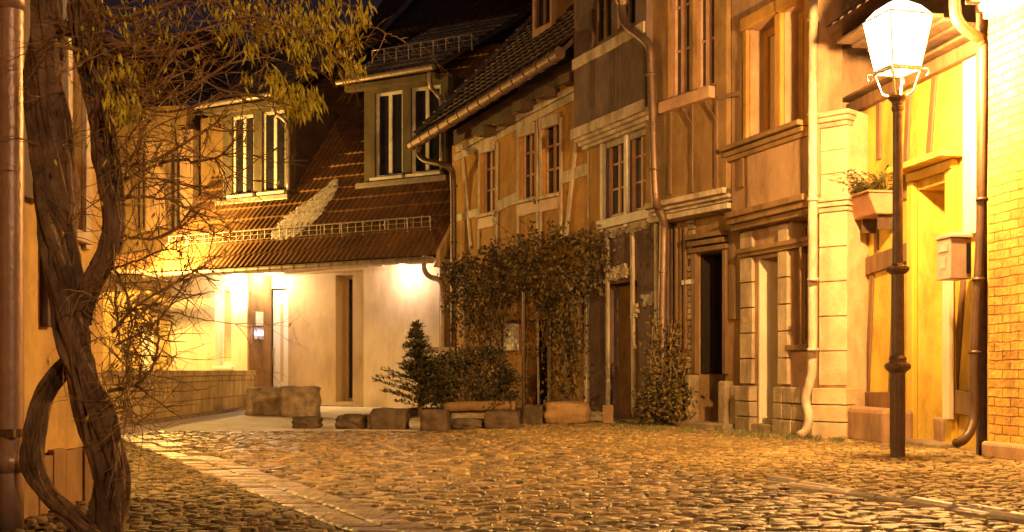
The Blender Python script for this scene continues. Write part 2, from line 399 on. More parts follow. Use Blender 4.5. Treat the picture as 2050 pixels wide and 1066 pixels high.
tag(obj('pavement', stones(lambda X, Y: kerb_x(Y)+(.19 if Y < 8.6 else .03) < X < 5 and (Y < 11.6+1.5*max(0, X-1.6) or noise.noise(Vector((X*.9, Y*.6, 3))) > -.7), .072, .018, 6, 3.5, 20.5, -5, 7, ang=-.28, asp=1.15, hv=.5), 'mosaic', smooth=True), kind='structure')
# gutter slabs and the pale kerb: rows of larger flat stones
def slabs(edge, w, y0, y1, step, seed, h=.03):
    r = random.Random(seed); mb = MB(); y = y0
    while y < y1:
        s = step*r.uniform(.75, 1.25)
        for half in (0, 1):
            a0 = half*w*.5+.008; a1 = (half+1)*w*.5-.008; hh = h*r.uniform(.6, 1.3); g = .009
            def pt(f, yy, z): return (edge(yy)-w+f, yy, z)
            y2 = y+s; ti = r.uniform(-.006, .006)
            b = [pt(a0, y+g, -.02), pt(a1, y+g, -.02), pt(a1, y2-g, -.02), pt(a0, y2-g, -.02)]
            m_ = .018
            t = [pt(a0, y+g, hh*.6), pt(a1, y+g, hh*.6), pt(a1, y2-g, hh*.6), pt(a0, y2-g, hh*.6)]
            u = [pt(a0+m_, y+g+m_, hh+ti), pt(a1-m_, y+g+m_, hh), pt(a1-m_, y2-g-m_, hh-ti), pt(a0+m_, y2-g-m_, hh)]
            mb.add(b+t+u, [(i, (i+1) % 4, 4+(i+1) % 4, 4+i) for i in range(4)]+[(4+i, 4+(i+1) % 4, 8+(i+1) % 4, 8+i) for i in range(4)]+[(8, 9, 10, 11)])
        y += s
    return mb
tag(obj('gutter_strip', slabs(strip_x, SW-.02, 4.6, 15.6, .12, 8, .022), 'gutter_sett'), kind='structure')
tag(obj('kerb', slabs(lambda D: kerb_x(D)+.18, .16, 4.8, 8.4, .3, 9, .045), 'slab'), kind='structure')
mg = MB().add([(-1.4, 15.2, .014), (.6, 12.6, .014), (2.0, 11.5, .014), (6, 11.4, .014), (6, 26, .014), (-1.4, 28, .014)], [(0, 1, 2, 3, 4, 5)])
tag(obj('verge', mg, 'shaded_moss_ground'), kind='structure')  # shadowed stretch of pavement, its dimness put into the ground colour
fm_ = MB().add([(-9.5, 12.9, .018), (-3.5, 15.35, .018), (-1.2, 15.35, .018), (-1.1, 29, .018), (-14, 34, .018), (-14, 12.9, .018)], [(0, 1, 2, 3, 4, 5)])
tag(obj('forecourt', fm_, 'forecourt'), kind='structure')
# scattered dead leaves on the paving
lf = MB(); r_ = random.Random(12)
for i in range(2600):
    Y = r_.uniform(5.2, 15.5); X = r_.uniform(-.45, .42)*Y
    if r_.random() > (.95 if X < strip_x(Y)+.2 or Y > 11.5 or X > kerb_x(Y) else .25): continue
    a = r_.uniform(0, 6.28)
    lf.leaf(Vector((X, Y, r_.uniform(.028, .045))), Vector((math.cos(a), math.sin(a), r_.uniform(-.2, .4))), r_.uniform(.025, .055), .025, Vector((0, 0, 1)))
tag(obj('fallen_leaves', lf, 'twig'), 'thin scatter of brown dead leaves lying on the paving stones', 'leaves', kind='stuff')

# ------------------------------------------------------------------ garden wall (left) 
FG = Face((-5.42, 15.0), (-5.42, 25.2)); FG.n = Vector((1, 0)); FG.u = Vector((0, 1))
t = thing('garden_wall', base(FG), 'low yellowish wall of squared stone blocks with a flat coping, left of the forecourt', 'wall')
obj('wall', MB().box(FG, (0, FG.L, -.05, .70), -.3, 0), 'wall_block', t, F=FG)
obj('coping', MB().box(FG, (-.03, FG.L+.02, .704, .80), -.33, .035), 'wall_block', t, F=FG, bevel=.01)
obj('footing', MB().box(FG, (0, FG.L, -.05, .07), .004, .16), 'plinth_stone', t, bevel=.01)

# ------------------------------------------------------------------ house with dormers
F1 = Face(XD(330, 28.6), XD(880, 24.6))
h1 = thing('plaster_house', base(F1), 'low plastered house with ribbed tile roof and two dormers at the end of the street', 'house')
uL = F1.uz(338, 600)[0]
rw = F1.rect(431, 573, 463, 733)
ent = (F1.uz(497, 700)[0], F1.uz(728, 700)[0], .0, F1.uz(650, 541)[1])
wm = MB().wall(F1, uL, F1.uz(728, 700)[0]-.001, 0, 3.05, [rw, ent], t=.35)
obj('wall', wm, 'cream_plaster', h1)
wm = MB().box(F1, (F1.uz(728, 700)[0], F1.L, 0, 3.05), -.5, .0)
obj('wall', wm, 'cream_plaster', h1)
u_e0 = ent[0]; u_e1 = ent[1]
wm = MB().box(F1, (u_e0-.3, u_e0, 0, ent[3]), -.75, -.352).box(F1, (u_e0-.3, u_e1, ent[3]+.002, 3.05), -.85, -.352)
db = -.75
dr = F1.rect(541, 578, 577, 820, db); dr = (dr[0], dr[1], .05, dr[3])
sl = F1.rect(672, 560, 706, 815, db); sl = (sl[0], sl[1], .10, ent[3]-.05)
wm.wall(F1, u_e0, u_e1+.1, 0, ent[3], [dr, sl], t=.5, d=db)
obj('wall', wm, 'beige_plaster', h1)
pil = MB().box(F1, (u_e0-.02, u_e0+.03, 0, ent[3]-.002), -.745, .012)
obj('door_jamb', pil, 'brown_plaster', h1)
hd = MB().prism(F1, [(570, 534), (726, 520), (726, 531), (570, 548)], .004, .10)
obj('lintel', hd, 'beige_plaster', h1, bevel=.01)
dd = obj('door', MB().box(F1, (dr[0]+.03, dr[1]-.02, dr[2], dr[3]-.03), db-.12, db-.06), 'white_door', h1, bevel=.01)
sx = F1.rect(561, 608, 567, 765, db-.05)
obj('pane', MB().box(F1, (sx[0], sx[1], sx[2], sx[3]), db-.062, db-.052), 'blind', dd)
hx = F1.uz(543, 700, db-.05)
obj('handle', MB().tube([F1.w(dr[0]+.09, .95, db-.055), F1.w(dr[0]+.09, .95, db+.0), F1.w(dr[0]+.09, 1.3, db+.0), F1.w(dr[0]+.09, 1.3, db-.055)], .014, 8), 'galvanised', dd)
obj('doorstep', MB().box(F1, (u_e0+.05, u_e1-.1, 0.004, .05), db+.0, -.02), 'plinth_stone', h1, bevel=.01)
window(h1, F1, sl, d=db-.42, cols=1, rows=1, fm='beige_plaster', fw=.07)
w_ = window(h1, F1, rw, d=-.22, cols=1, rows=1, fm='white_door', fw=.09, glass='blind', sill=.05)
# bell panel and letter box beside the door
jf = F1.rect(511, 625, 525, 680, -.3)
FJ = Face((F1.w(u_e0+.031, 0, .0).x, F1.w(u_e0+.031, 0, .0).y), (F1.w(u_e0+.031, 0, -.74).x, F1.w(u_e0+.031, 0, -.74).y))
if FJ.n.dot(Vector((0, -1))) < 0: FJ.n = -FJ.n
bp = thing('letter_box', FJ.w(.35, 1.7), 'small pale letter box and lit bell panel beside the white front door', 'letter box')
obj('box', MB().box(FJ, FJ.rect(509, 625, 524, 652), .001, .05), 'white_paint', bp, bevel=.008)
obj('bell_panel', MB().box(FJ, FJ.rect(507, 656, 526, 680), .001, .03), 'galvanised', bp, bevel=.005)
obj('bell_light', MB().box(FJ, FJ.rect(514, 662, 524, 672), .031, .036), 'bell_glow', bp)
lamp('bell_glow_light', FJ.pw(519, 667, .12), .8, (.75, .65, 1.0), .02)
# wall light by the window
c = F1.pw(471, 580, .12)
wl = thing('wall_light', tuple(F1.pw(471, 590, .0)), 'small round lit wall light beside the tall narrow white window', 'wall light')
objs('bracket', MB().box(F1, F1.rect(462, 578, 474, 584, 0), .001, .07), 'galvanised', wl, bevel=.004)
obj('globe', MB().lathe(c, [(.01, c.z-.07), (.055, c.z-.05), (.075, c.z), (.055, c.z+.05), (.01, c.z+.07)], 16), 'white_glow', wl, smooth=True)
lamp('wall_light_source', c+Vector((F1.n.x*.14, F1.n.y*.14, -.02)), 40, (1, .78, .42), .05)
# soffit, eaves, roof
ez = 3.0
uR = F1.L+.25
uE0 = F1.uz(300, 545, .45)[0]
obj('soffit', MB().box(F1, (uE0+.05, uR-.02, ez-.0, ez+.07), -.9, .44), 'cream_plaster', h1)
PIT = 1.2; RS = .4
roof = obj('roof', tiled(F1, uE0, uR, .48, lambda u: ez+.08, 7.4, PIT, row=.40, rib=.155, amp=.03, step=.045, sub=6), 'tile', h1)
ps = 1/math.sqrt(1+PIT*PIT)
def roof_z(d): return ez+.08+(.48-d)*PIT
gt = MB()
for k in range(5):
    pass
g0 = F1.w(uE0-.05, ez+.0, .56); g1 = F1.w(uR-.05, ez+.02, .56)
gt.tube([g0, g1], .075, 14)
for k in range(24):
    q = g0.lerp(g1, (k+.5)/24); gt.tube([q-(g1-g0).normalized()*.008, q+(g1-g0).normalized()*.008], .083, 14)
gu = obj('gutter', gt, 'zinc', h1, smooth=False)
dpp = [F1.pw(852, 512, .55), F1.pw(848, 535, .50), F1.pw(858, 553, .35), F1.pw(880, 562, .2), F1.pw(886, 585, .12), F1.pw(887, 640, .10)]
dz = F1.uz(887, 640, .10)[0]; dpp.append(F1.w(dz, .3, .10))
obj('downpipe', MB().tube(smooth_path(dpp, 6), .055, 12), 'zinc', h1, smooth=True)
# verge board on the right
vb = MB()
for k in (0,):
    a = F1.w(uR+.01, ez-.05, .50); b_ = F1.w(uR+.01, roof_z(-1.0)-.05, -1.0)
vs = [F1.w(uR+o, z, d) for o in (.005, .09) for (z, d) in ((ez-.12, .5), (ez+.18, .5), (roof_z(-6)+.10, -6), (roof_z(-6)-.2, -6))]
obj('verge_board', MB().add(vs, [(0, 1, 2, 3), (7, 6, 5, 4), (0, 4, 5, 1), (1, 5, 6, 2), (2, 6, 7, 3), (3, 7, 4, 0)]), 'beige_plaster', h1)
# back of the house body
obj('gable_wall', MB().box(F1, (uL+.02, F1.L-.02, 0, 3.0), -7, -1.3), 'beige_plaster', h1)
obj('gable_wall', MB().add([F1.w(F1.L+.05, 2.9, .3), F1.w(F1.L+.05, roof_z(-5.3)-.1, -5.3), F1.w(F1.L+.05, 2.9, -9)], [(0, 1, 2)]).add([F1.w(uL, 2.9, .3), F1.w(uL, roof_z(-5.3)-.1, -5.3), F1.w(uL, 2.9, -9)], [(0, 1, 2)]), 'beige_plaster', h1)
obj('roof', tiled(F1, uE0, uR, -5.0, lambda u: roof_z(-5.0), .4, -.2, row=.2), 'dark_tile', h1)
# snow guard: a lattice rail along the lower courses
def snow_guard(root, F, u0, u1, d, z, h, m='old_rail', n=13):
    sg = MB()
    for k in range(n+1):
        u = u0+(u1-u0)*k/n
        sg.tube([F.w(u, z-.05, d), F.w(u, z+h, d+.02)], .012, 5); sg.tube([F.w(u, z+h, d+.02), F.w(u, z+.15, d-.28)], .009, 4)
    for j in range(3): sg.tube([F.w(u0, z+.06+(h-.06)*j/2, d+.01), F.w(u1, z+.06+(h-.06)*j/2, d+.01)], .006 if j < 2 else .013, 5)
    nn = int((u1-u0)/.21)
    for k in range(nn): 
        u = u0+(u1-u0)*k/nn; sg.tube([F.w(u, z+.06, d+.012), F.w(u, z+h, d+.012)], .0035, 4, cap=False)
    return obj('snow_guard', sg, m, root)
gd = -.02
snow_guard(h1, F1, uE0+.15, F1.uz(862, 440, gd)[0], gd, roof_z(gd)+.03, .27)
# frost patch on the tiles
fp = MB(); rr = random.Random(4)
prof = [(560, 478, 25), (590, 455, 42), (615, 435, 40), (640, 412, 22), (660, 390, 10), (672, 376, 4)]
u1_, _ = F1.uz(560, 480, 0)
for i in range(3400):
    k = rr.random()*(len(prof)-1); a = prof[int(k)]; b = prof[int(k)+1]; f = k-int(k)
    x = a[0]+(b[0]-a[0])*f+rr.uniform(-.55, .55)*(a[2]+(b[2]-a[2])*f); y = a[1]+(b[1]-a[1])*f+rr.uniform(-10, 10)
    # meet the slope
    d = .4
    for _ in range(12):
        u, z = F1.uz(x, y, d); d += (z-roof_z(d))/(PIT)*-.8
    s = rr.uniform(.03, .085); c = F1.w(u, roof_z(d)+.088, d); e = Vector((F1.u.x, F1.u.y, 0)); up = (F1.w(0, PIT, -1)-F1.w(0, 0, 0)).normalized()
    n_ = e.cross(up).normalized(); n_ = n_ if n_.z > 0 else -n_
    vs = []
    for q in range(6):
        t_ = q*math.pi/3; rq = s*rr.uniform(.6, 1.2); vs.append(c+e*math.cos(t_)*rq+up*math.sin(t_)*rq*.8)
    vs.append(c+n_*.010); fp.add(vs, [(q, (q+1) % 6, 6) for q in range(6)])
tag(obj('frost_patch', fp, 'frost'), 'ragged pale streak of frost on the ribbed tile roof above the entrance', 'frost', kind='stuff')

def dormer(F, root, xl, xr, yt, yb, d, wins, gx0, gx1, depth, tw=.9, dp=True, cheek='dark_tile'):
    dm = F.rect(xl, yt, xr, yb, d); u0, u1, z0, z1 = dm
    holes = [F.rect(*w, d) for w in wins]
    holes = [(h[0], h[1], z0+.12, z1-.22) for h in holes]
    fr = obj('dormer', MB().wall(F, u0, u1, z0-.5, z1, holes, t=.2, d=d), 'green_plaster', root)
    for h in holes: window2(fr, F, h, d-.12, 'pale_wood')
    # pale sill flashing below the windows
    obj('apron', MB().box(F, (u0-.12, u1+.05, z0-.10, z0+.02), d+.003, d+.16), 'zinc', fr, bevel=.01)
    zb = z1+.02; pit = .55
    ck = MB().box(F, (u0+.003, u0+.15, z0-.4, z1-.004), d-depth, d-.203).box(F, (u1-.15, u1-.003, z0-.4, z1-.004), d-depth, d-.203)
    objs('cheek', ck, cheek, fr)
    gu0 = F.uz(gx0, yt, d+.3)[0]; gu1 = F.uz(gx1, yt, d+.3)[0]
    sf = [F.w(u, z, dd) for u in (gu0+.03, gu1) for (z, dd) in ((zb-.02, d+.28), (zb+.08, d+.28), (zb+.08+pit*4.0, d-3.7), (zb-.02+pit*4.0, d-3.7))]
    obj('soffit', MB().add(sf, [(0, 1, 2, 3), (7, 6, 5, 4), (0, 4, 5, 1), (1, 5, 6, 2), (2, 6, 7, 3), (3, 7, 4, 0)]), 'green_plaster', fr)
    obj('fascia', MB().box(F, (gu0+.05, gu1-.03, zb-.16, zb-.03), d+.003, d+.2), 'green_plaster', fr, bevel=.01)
    obj('dormer_roof', tiled(F, gu0, gu1+.05, d+.3, lambda u: zb+.09, 4.4, pit, row=.4, rib=.155, amp=.025), 'frost_tile', fr)
    a = F.w(gu0-.03, zb+.02, d+.36); b = F.w(gu1+.03, zb+.05, d+.36); g = MB().tube([a, b], .065, 12)
    for k in range(6):
        q = a.lerp(b, (k+.5)/6); g.tube([q-(b-a).normalized()*.008, q+(b-a).normalized()*.008], .072, 12)
    obj('gutter', g, 'zinc', fr)
    return fr, dm, zb
def window2(root, F, r, d, fm):
    return window(root, F, r, d=d, cols=2, rows=1, fm='white_paint', fw=.065, cm=.085, glass='glass', sill=.0+d+.24)
d1, m1, zb1 = dormer(F1, h1, 446, 581, 208, 398, -1.0, [(464, 250, 508, 385), (524, 240, 571, 380)], 396, 548, 3.2)
d2, m2, zb2 = dormer(F1, h1, 729, 897, 158, 362, -1.0, [(750, 200, 806, 345), (822, 190, 882, 340)], 680, 868, 3.2)
# dormer downpipes
pp = [F1.pw(860, 145, -.68), F1.pw(862, 172, -.72), F1.pw(876, 190, -.9), F1.pw(884, 212, -.93), F1.pw(884, 330, -.93)]
obj('downpipe', MB().tube(smooth_path(pp, 6), .05, 12), 'zinc', d2, smooth=True)
pp = [F1.pw(545, 205, -.68), F1.pw(549, 225, -.72), F1.pw(568, 240, -.9), F1.pw(577, 262, -.93), F1.pw(577, 380, -.93)]
obj('downpipe', MB().tube(smooth_path(pp, 6), .045, 12), 'zinc', d1, smooth=True)
# pier of the dormer row, left of the first dormer
q = F1.rect(402, 235, 446, 392, -1.6)
obj('dormer', MB().box(F1, (q[0], q[1]+.3, q[2]-.4, q[3]), -3.0, -1.6), 'brown_plaster', h1)
snow_guard(h1, F1, F1.uz(735, 110, -1.3)[0], F1.uz(935, 80, -1.3)[0], -1.5, zb2+.09+.55*.8+.05, .3, n=8)
es = F1.w((dr[0]+dr[1])/2+.1, ent[3]-.002, -.30)
obj('entrance_light', MB().lathe(es, [(.05, es.z), (.05, es.z-.012), (.02, es.z-.014)], 14), 'soffit_glow', h1)
lamp('entrance_light_source', (es.x, es.y, es.z-.06), 32, (1, .84, .56), .04)
# soffit lamp over the white wall
c = F1.pw(800, 540, .42); c.z = 2.93
sl_ = thing('soffit_lamp', tuple(c), 'small lit lamp under the eaves above the white wall panel', 'lamp')
obj('housing', MB().lathe(c, [(.06, c.z+.065), (.07, c.z+.03), (.065, c.z+.0)], 16), 'galvanised', sl_)
obj('bulb', MB().lathe(c, [(.045, c.z-.003), (.05, c.z-.02), (.02, c.z-.035)], 16), 'soffit_glow', sl_)
lamp('soffit_lamp_light', (c.x, c.y, c.z-.10), 16, (1, .72, .52), .06)

# ------------------------------------------------------------------ houses behind the tree
FB = Face(XD(150, 31.5), XD(395, 30.5))
hb = thing('rendered_house', base(FB), 'tall rendered house seen through the bare branches left of the dormered roof', 'house')
hw = [FB.rect(266, 300, 290, 462), FB.rect(333, 300, 362, 462)]
obj('wall', MB().wall(FB, 0, FB.uz(374, 400)[0], 0, FB.uz(300, 215)[1], hw, t=.3), 'brown_plaster', hb)
obj('wall', MB().box(FB, (.02, FB.uz(370, 400)[0], 0, FB.uz(300, 215)[1]-.02), -5, -.31), 'brown_plaster', hb)
objs('pilaster', MB().box(FB, FB.rect(293, 285, 331, 462, .06), .003, .06).box(FB, FB.rect(360, 260, 386, 440, .1), -.2, .1), 'rose_plaster', hb)
for h in hw: window(hb, FB, h, d=-.15, cols=2, rows=3, fm='brown_wood', fw=.07)
zt = FB.uz(300, 215)[1]
obj('roof', tiled(FB, -.3, FB.uz(385, 300)[0], .3, lambda u: zt, 4.2, .9, row=.4, rib=.2), 'dark_tile', hb)
FN = Face(XD(150, 28.9), XD(345, 28.5))
ha = thing('annex', base(FN), 'low annex with pale wall and small tiled lean-to roof behind the garden wall', 'annex')
ah = FN.rect(278, 648, 308, 800); ah = (ah[0], ah[1], .0, ah[3])
obj('wall', MB().wall(FN, 0, FN.L, 0, FN.uz(300, 548)[1], [ah], t=.25), 'left_plaster', ha)
obj('door', MB().box(FN, ah, -.2, -.12), 'white_door', ha, bevel=.01)
zt2 = FN.uz(300, 548)[1]
obj('roof', tiled(FN, -.2, FN.L+.05, .3, lambda u: zt2-.02, 1.25, .7, row=.32, rib=.2), 'tile', ha)
obj('gutter', MB().tube([FN.w(-.2, zt2, .36), FN.w(FN.L+.1, zt2, .36)], .06, 12), 'zinc', ha)
# far slate roofs on the skyline
FS = Face(XD(300, 42), XD(760, 38))
hf = thing('slate_roofed_house', base(FS), 'distant dark house with dull slate roof rising behind the two dormers', 'house')
zs = FS.uz(500, 200)[1]
obj('wall', MB().box(FS, (0, FS.L, 0, zs), -6, 0), 'brown_plaster', hf)
obj('roof', tiled(FS, -.3, FS.L+.3, .4, lambda u: zs, 5.0, .8, row=.4, rib=.3), 'frost_tile', hf)
dm_ = FS.rect(352, 88, 398, 165, -1.4)
o_ = obj('dormer', MB().wall(FS, dm_[0], dm_[1], dm_[2]-.4, dm_[3], [(dm_[0]+.15, dm_[1]-.15, dm_[2]+.1, dm_[3]-.15)], t=.2, d=-1.4).box(FS, (dm_[0]+.01, dm_[1]-.01, dm_[2]-.4, dm_[3]-.01), -4, -1.61), 'grey_plaster', hf)
window(o_, FS, (dm_[0]+.15, dm_[1]-.15, dm_[2]+.1, dm_[3]-.15), d=-1.55, cols=2, rows=1, fm='pale_wood')
obj('dormer_roof', MB().box(FS, (dm_[0]-.2, dm_[1]+.2, dm_[3]+.003, dm_[3]+.12), -4.2, -1.15), 'dark_tile', o_, bevel=.02)

FT = Face(XD(655, 37), XD(1135, 31))
ht = thing('tall_roofed_house', base(FT), 'dark house whose steep frosted roof fills the gap above the right dormer', 'house')
zt3 = FT.uz(900, 165)[1]
obj('wall', MB().box(FT, (0, FT.L, 0, zt3), -6, 0), 'brown_plaster', ht)
obj('roof', tiled(FT, -.3, FT.L+.3, .4, lambda u: zt3, 8.5, 1.3, row=.4, rib=.3), 'dark_tile', ht)
obj('frosted_courses', tiled(FT, .2, FT.L-.8, .455, lambda u: zt3+.02+.55*u, 1.3, 1.3, row=.43, rib=.3), 'frost_tile', ht)

# ------------------------------------------------------------------ left house
F0 = Face((-2.6, 2.5), (-2.6, 7.62))
h0 = thing('plastered_house', base(F0), 'near house at left edge with yellow plaster wall behind the twisted trunks', 'house')
wz0 = F0.rect(104, -120, 163, 458)
wz0 = (F0.uz(104, 458)[0], F0.uz(163, 458)[0], F0.uz(140, 458)[1], 4.2)
obj('wall', MB().wall(F0, 0, F0.L, .34, 6.0, [wz0], t=.35), 'left_plaster', h0)
obj('wall', MB().wbox(-8, -2.955, 2.5, 7.55, 0, 6.0), 'left_plaster', h0)
window(h0, F0, wz0, d=-.10, cols=1, rows=1, fm='pale_wood', fw=.10, glass='glass', sill=.05)
objs('window_surround', MB().box(F0, (wz0[0]-.09, wz0[0]-.003, wz0[2]-.1, wz0[3]), .002, .03).box(F0, (wz0[1]+.003, wz0[1]+.09, wz0[2]-.1, wz0[3]), .002, .03), 'pale_wood', h0, bevel=.005)
sh = F0.uz(60, 405)[0]
objs('shutter', MB().box(F0, (F0.uz(56, 405)[0]-.3, F0.uz(70, 405)[0], F0.uz(62, 405)[1], 4.2), .003, .05), 'dark_wood', h0, bevel=.006)
objs('shutter', MB().box(F0, (F0.uz(80, 600)[0], F0.uz(97, 600)[0], F0.uz(88, 655)[1], F0.uz(88, 440)[1]), .003, .045), 'dark_wood', h0, bevel=.006)
pl = MB(); u = 0
while u < F0.L:
    wd = .17*rnd.uniform(.8, 1.3); pl.box(F0, (u+.006, min(u+wd, F0.L), 0, .34+rnd.uniform(-.015, .015)), -.3, .02+rnd.uniform(0, .02)); u += wd
objs('plinth', pl, 'brown_plaster', h0, bevel=.008)
obj('roof', tiled(Face((-2.2, 2.4), (-2.2, 7.9)), 0, 5.4, .1, lambda u: 6.0, 3.5, .9, row=.35), 'dark_tile', h0)
# copper downpipe
pr = 26/FP*5.9
px_, py_ = (22-CX)/FP*5.9, 5.9
pm = MB().tube([(px_, py_, z/4) for z in range(0, 26)], pr*.96, 24)
for z in (2.62, .35): pm.tube([(px_, py_, z-.05), (px_, py_, z+.05)], pr*1.03, 24)
dp0 = obj('downpipe', pm, 'near_pipe', h0, smooth=True)
zc = P(22, 866, 5.9).z
cl = MB().tube([(px_, py_, zc-.018), (px_, py_, zc+.018)], pr*1.10, 24).wbox(px_+.01, px_+.05, py_-pr*1.45, py_-pr*.9, zc-.02, zc+.02).tube([(px_, py_, zc), (-2.6, py_, zc)], .01, 6)
obj('clamp', cl, 'iron', dp0)

# ------------------------------------------------------------------ house 3: timbered, vine covered
F3 = Face(XD(905, 23.8), XD(1180, 19.6))
h3 = thing('half_timbered_house', base(F3), 'crooked ochre half timbered house with long copper gutter and vine over its ground floor', 'house', 'half timbered houses along the street')
W3 = [F3.rect(962, 288, 990, 428), F3.rect(1039, 254, 1069, 400), F3.rect(1084, 236, 1119, 391)]
dr3 = F3.rect(1050, 640, 1096, 840); dr3 = (dr3[0], dr3[1], 0, dr3[3])
obj('wall', MB().wall(F3, 0, F3.L+.03, 0, 5.2, W3+[dr3], t=.35), 'ochre_plaster', h3)
obj('wall', MB().box(F3, (0.01, F3.L, 0, 5.1), -3.2, -.352).add([F3.w(u, z, d) for d in (-.35, 0) for (u, z) in ((0, 5.201), (F3.L+.03, 5.201), (F3.L+.03, 5.95), (0, 5.25))], [(0, 3, 2, 1), (4, 5, 6, 7), (0, 1, 5, 4), (1, 2, 6, 5), (2, 3, 7, 6), (3, 0, 4, 7)]), 'ochre_plaster', h3)
tm = MB()
def T(x0, y0, x1, y1, w, d=.03): tm.bar(F3, x0, y0, x1, y1, w, .002, d)
for a in [(958, 285, 957, 500), (994, 285, 993, 500), (1035, 255, 1035, 500), (1074, 240, 1075, 500), (1081, 236, 1081, 500), (1122, 235, 1121, 480), (1177, 160, 1177, 820)]: T(*a, .055, .032)
T(1163, 175, 1131, 475, .08, .04); T(923, 300, 941, 500, .07, .036)
T(994, 414, 1034, 396, .20, .028); T(1124, 357, 1176, 338, .20, .028); T(958, 452, 994, 441, .13, .034); T(1036, 428, 1120, 403, .14, .034); T(905, 440, 956, 425, .15, .027)
T(908, 318, 1178, 178, .13, .045)
T(912, 300, 1178, 160, .11, .062)
objs('timber_frame', tm, 'pale_wood', h3, bevel=.006)
tm = MB()
for a in [(1000, 560, 1002, 840), (1047, 590, 1047, 845), (1100, 610, 1101, 845), (1060, 590, 1180, 580), (1150, 560, 1125, 700), (1135, 640, 1136, 820)]: tm.bar(F3, *a, .10, .002, .035)
objs('timber_frame', tm, 'brown_wood', h3, bevel=.006)
tm = MB()
for a in [(1172, 500, 1171, 830), (1137, 560, 1160, 700), (1075, 610, 1078, 840)]: tm.bar(F3, *a, .06, .036, .05)
objs('post', tm, 'pale_wood', h3)
for h in W3:
    o_ = window(h3, F3, h, d=-.14, cols=2, rows=3, fm='pink_paint', fw=.055, mw=.04, sill=None)
    obj('head_board', MB().box(F3, (h[0]-.03, h[1]+.03, h[3]-.16, h[3]+.03), -.03, .05), 'pale_wood', o_, bevel=.01)
    obj('sill', MB().box(F3, (h[0]-.05, h[1]+.05, h[2]-.06, h[2]+.0), -.07, .10), 'pale_wood', o_, bevel=.01)
    obj('sill_board', MB().box(F3, (h[0]-.02, h[1]+.02, h[2]-.27, h[2]-.062), .003, .04), 'pink_paint', o_, bevel=.01)
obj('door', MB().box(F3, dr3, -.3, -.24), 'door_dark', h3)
# beam ends under the eaves
bm = MB()
for x, y in ((962, 262), (1000, 240), (1036, 212), (1082, 186), (1128, 158)):
    q = F3.rect(x-9, y-10, x+9, y+9, .3); bm.box(F3, q, -.2, .32)
objs('rafter_end', bm, 'dark_wood', h3, bevel=.01)
bm = MB().prism(F3, [(908, 292), (908, 262), (1180, 100), (1180, 138)], .0, .02)
obj('fascia', bm, 'dark_wood', h3)
# gutter, roof: the old eaves run downhill to the left
ga = F3.pw(824, 291, .62); gb = F3.pw(1121, 106, .62)
ge = gb+(gb-ga)*.34
g = MB().tube([ga, gb], .105, 16)
for k in range(14):
    q = ga.lerp(gb, (k+.4)/14); t_ = (gb-ga).normalized(); g.tube([q-t_*.012, q+t_*.012], .118, 16)
obj('gutter', g, 'copper_pipe', h3)
def uzof(p): 
    v = Vector((p.x, p.y))-F3.A; return v.dot(F3.u), p.z
ua, za = uzof(ga); ub, zb = uzof(gb)
zf3 = lambda u: za+.10+(zb-za)*(u-ua)/(ub-ua)
obj('roof', tiled(F3, ua+.05, F3.L+.1, .58, zf3, 6.4, 1.0, row=.34, rib=.22, amp=.03, step=.04), 'dark_tile', h3)
vs = [F3.w(u, zf3(u)-o, .56) for u in (ua+.06, F3.L) for o in (.02, .12)]+[F3.w(u, zf3(u)-o+4.4, .56-4.4) for u in (ua+.06, F3.L) for o in (.02, .12)]
obj('roof_boards', MB().add(vs, [(0, 1, 3, 2), (4, 6, 7, 5), (0, 2, 6, 4), (1, 5, 7, 3), (0, 4, 5, 1), (2, 3, 7, 6)]), 'dark_wood', h3)
vt = MB()
for k in range(19):     # verge tiles, each lapping the last
    s0 = k*.24; a = F3.w(ua+.05, zf3(ua)+s0+.03, .58-s0); b = F3.w(ua+.05, zf3(ua)+s0+.30+.0, .58-s0-.26)
    vt.tube([a+Vector((0, 0, .06)), b+Vector((0, 0, .03))], [.075, .06], 8)
obj('verge_tiles', vt, 'frost_tile', h3)
qd = Face(XD(1066, 22.6), XD(1104, 22.0))
o_ = obj('dormer', MB().wall(qd, 0, qd.L, 6.6, 9.3, [(.08, qd.L-.06, 7.2, 8.9)], t=.15).box(qd, (.01, qd.L-.01, 6.6, 9.3), -2, -.151), 'pink_paint', h3)
window(o_, qd, (.08, qd.L-.06, 7.2, 8.9), d=-.1, cols=2, rows=2, fm='brown_wood', fw=.04)
dp = [F3.pw(840, 292, .6), F3.pw(838, 308, .6), F3.pw(852, 322, .55), F3.pw(880, 328, .45), F3.pw(902, 338, .3), F3.pw(907, 365, .2), F3.pw(908, 460, .16)]
uu = F3.uz(908, 460, .16)[0]; dp.append(F3.w(uu, .25, .16))
g = MB().tube(smooth_path(dp, 6), .06, 12)
for z in (4.4, 3.3, 2.2, 1.1): clampg(g, F3.w(uu, z, .16), .06)
obj('downpipe', g, 'brown_pipe', h3, smooth=True)
# lantern and letter box by the door
lb = thing('letter_box', tuple(F3.pw(1018, 700, .02)), 'small pale letter box under a dark lid half hidden in the vine', 'letter box')
q = F3.rect(1007, 648, 1024, 702, .16)
obj('box', MB().box(F3, q, .002, .15), 'white_paint', lb, bevel=.008)
obj('lid', MB().box(F3, (q[0]-.05, q[1]+.07, q[3]+.002, q[3]+.05), .002, .2), 'iron', lb, bevel=.006)

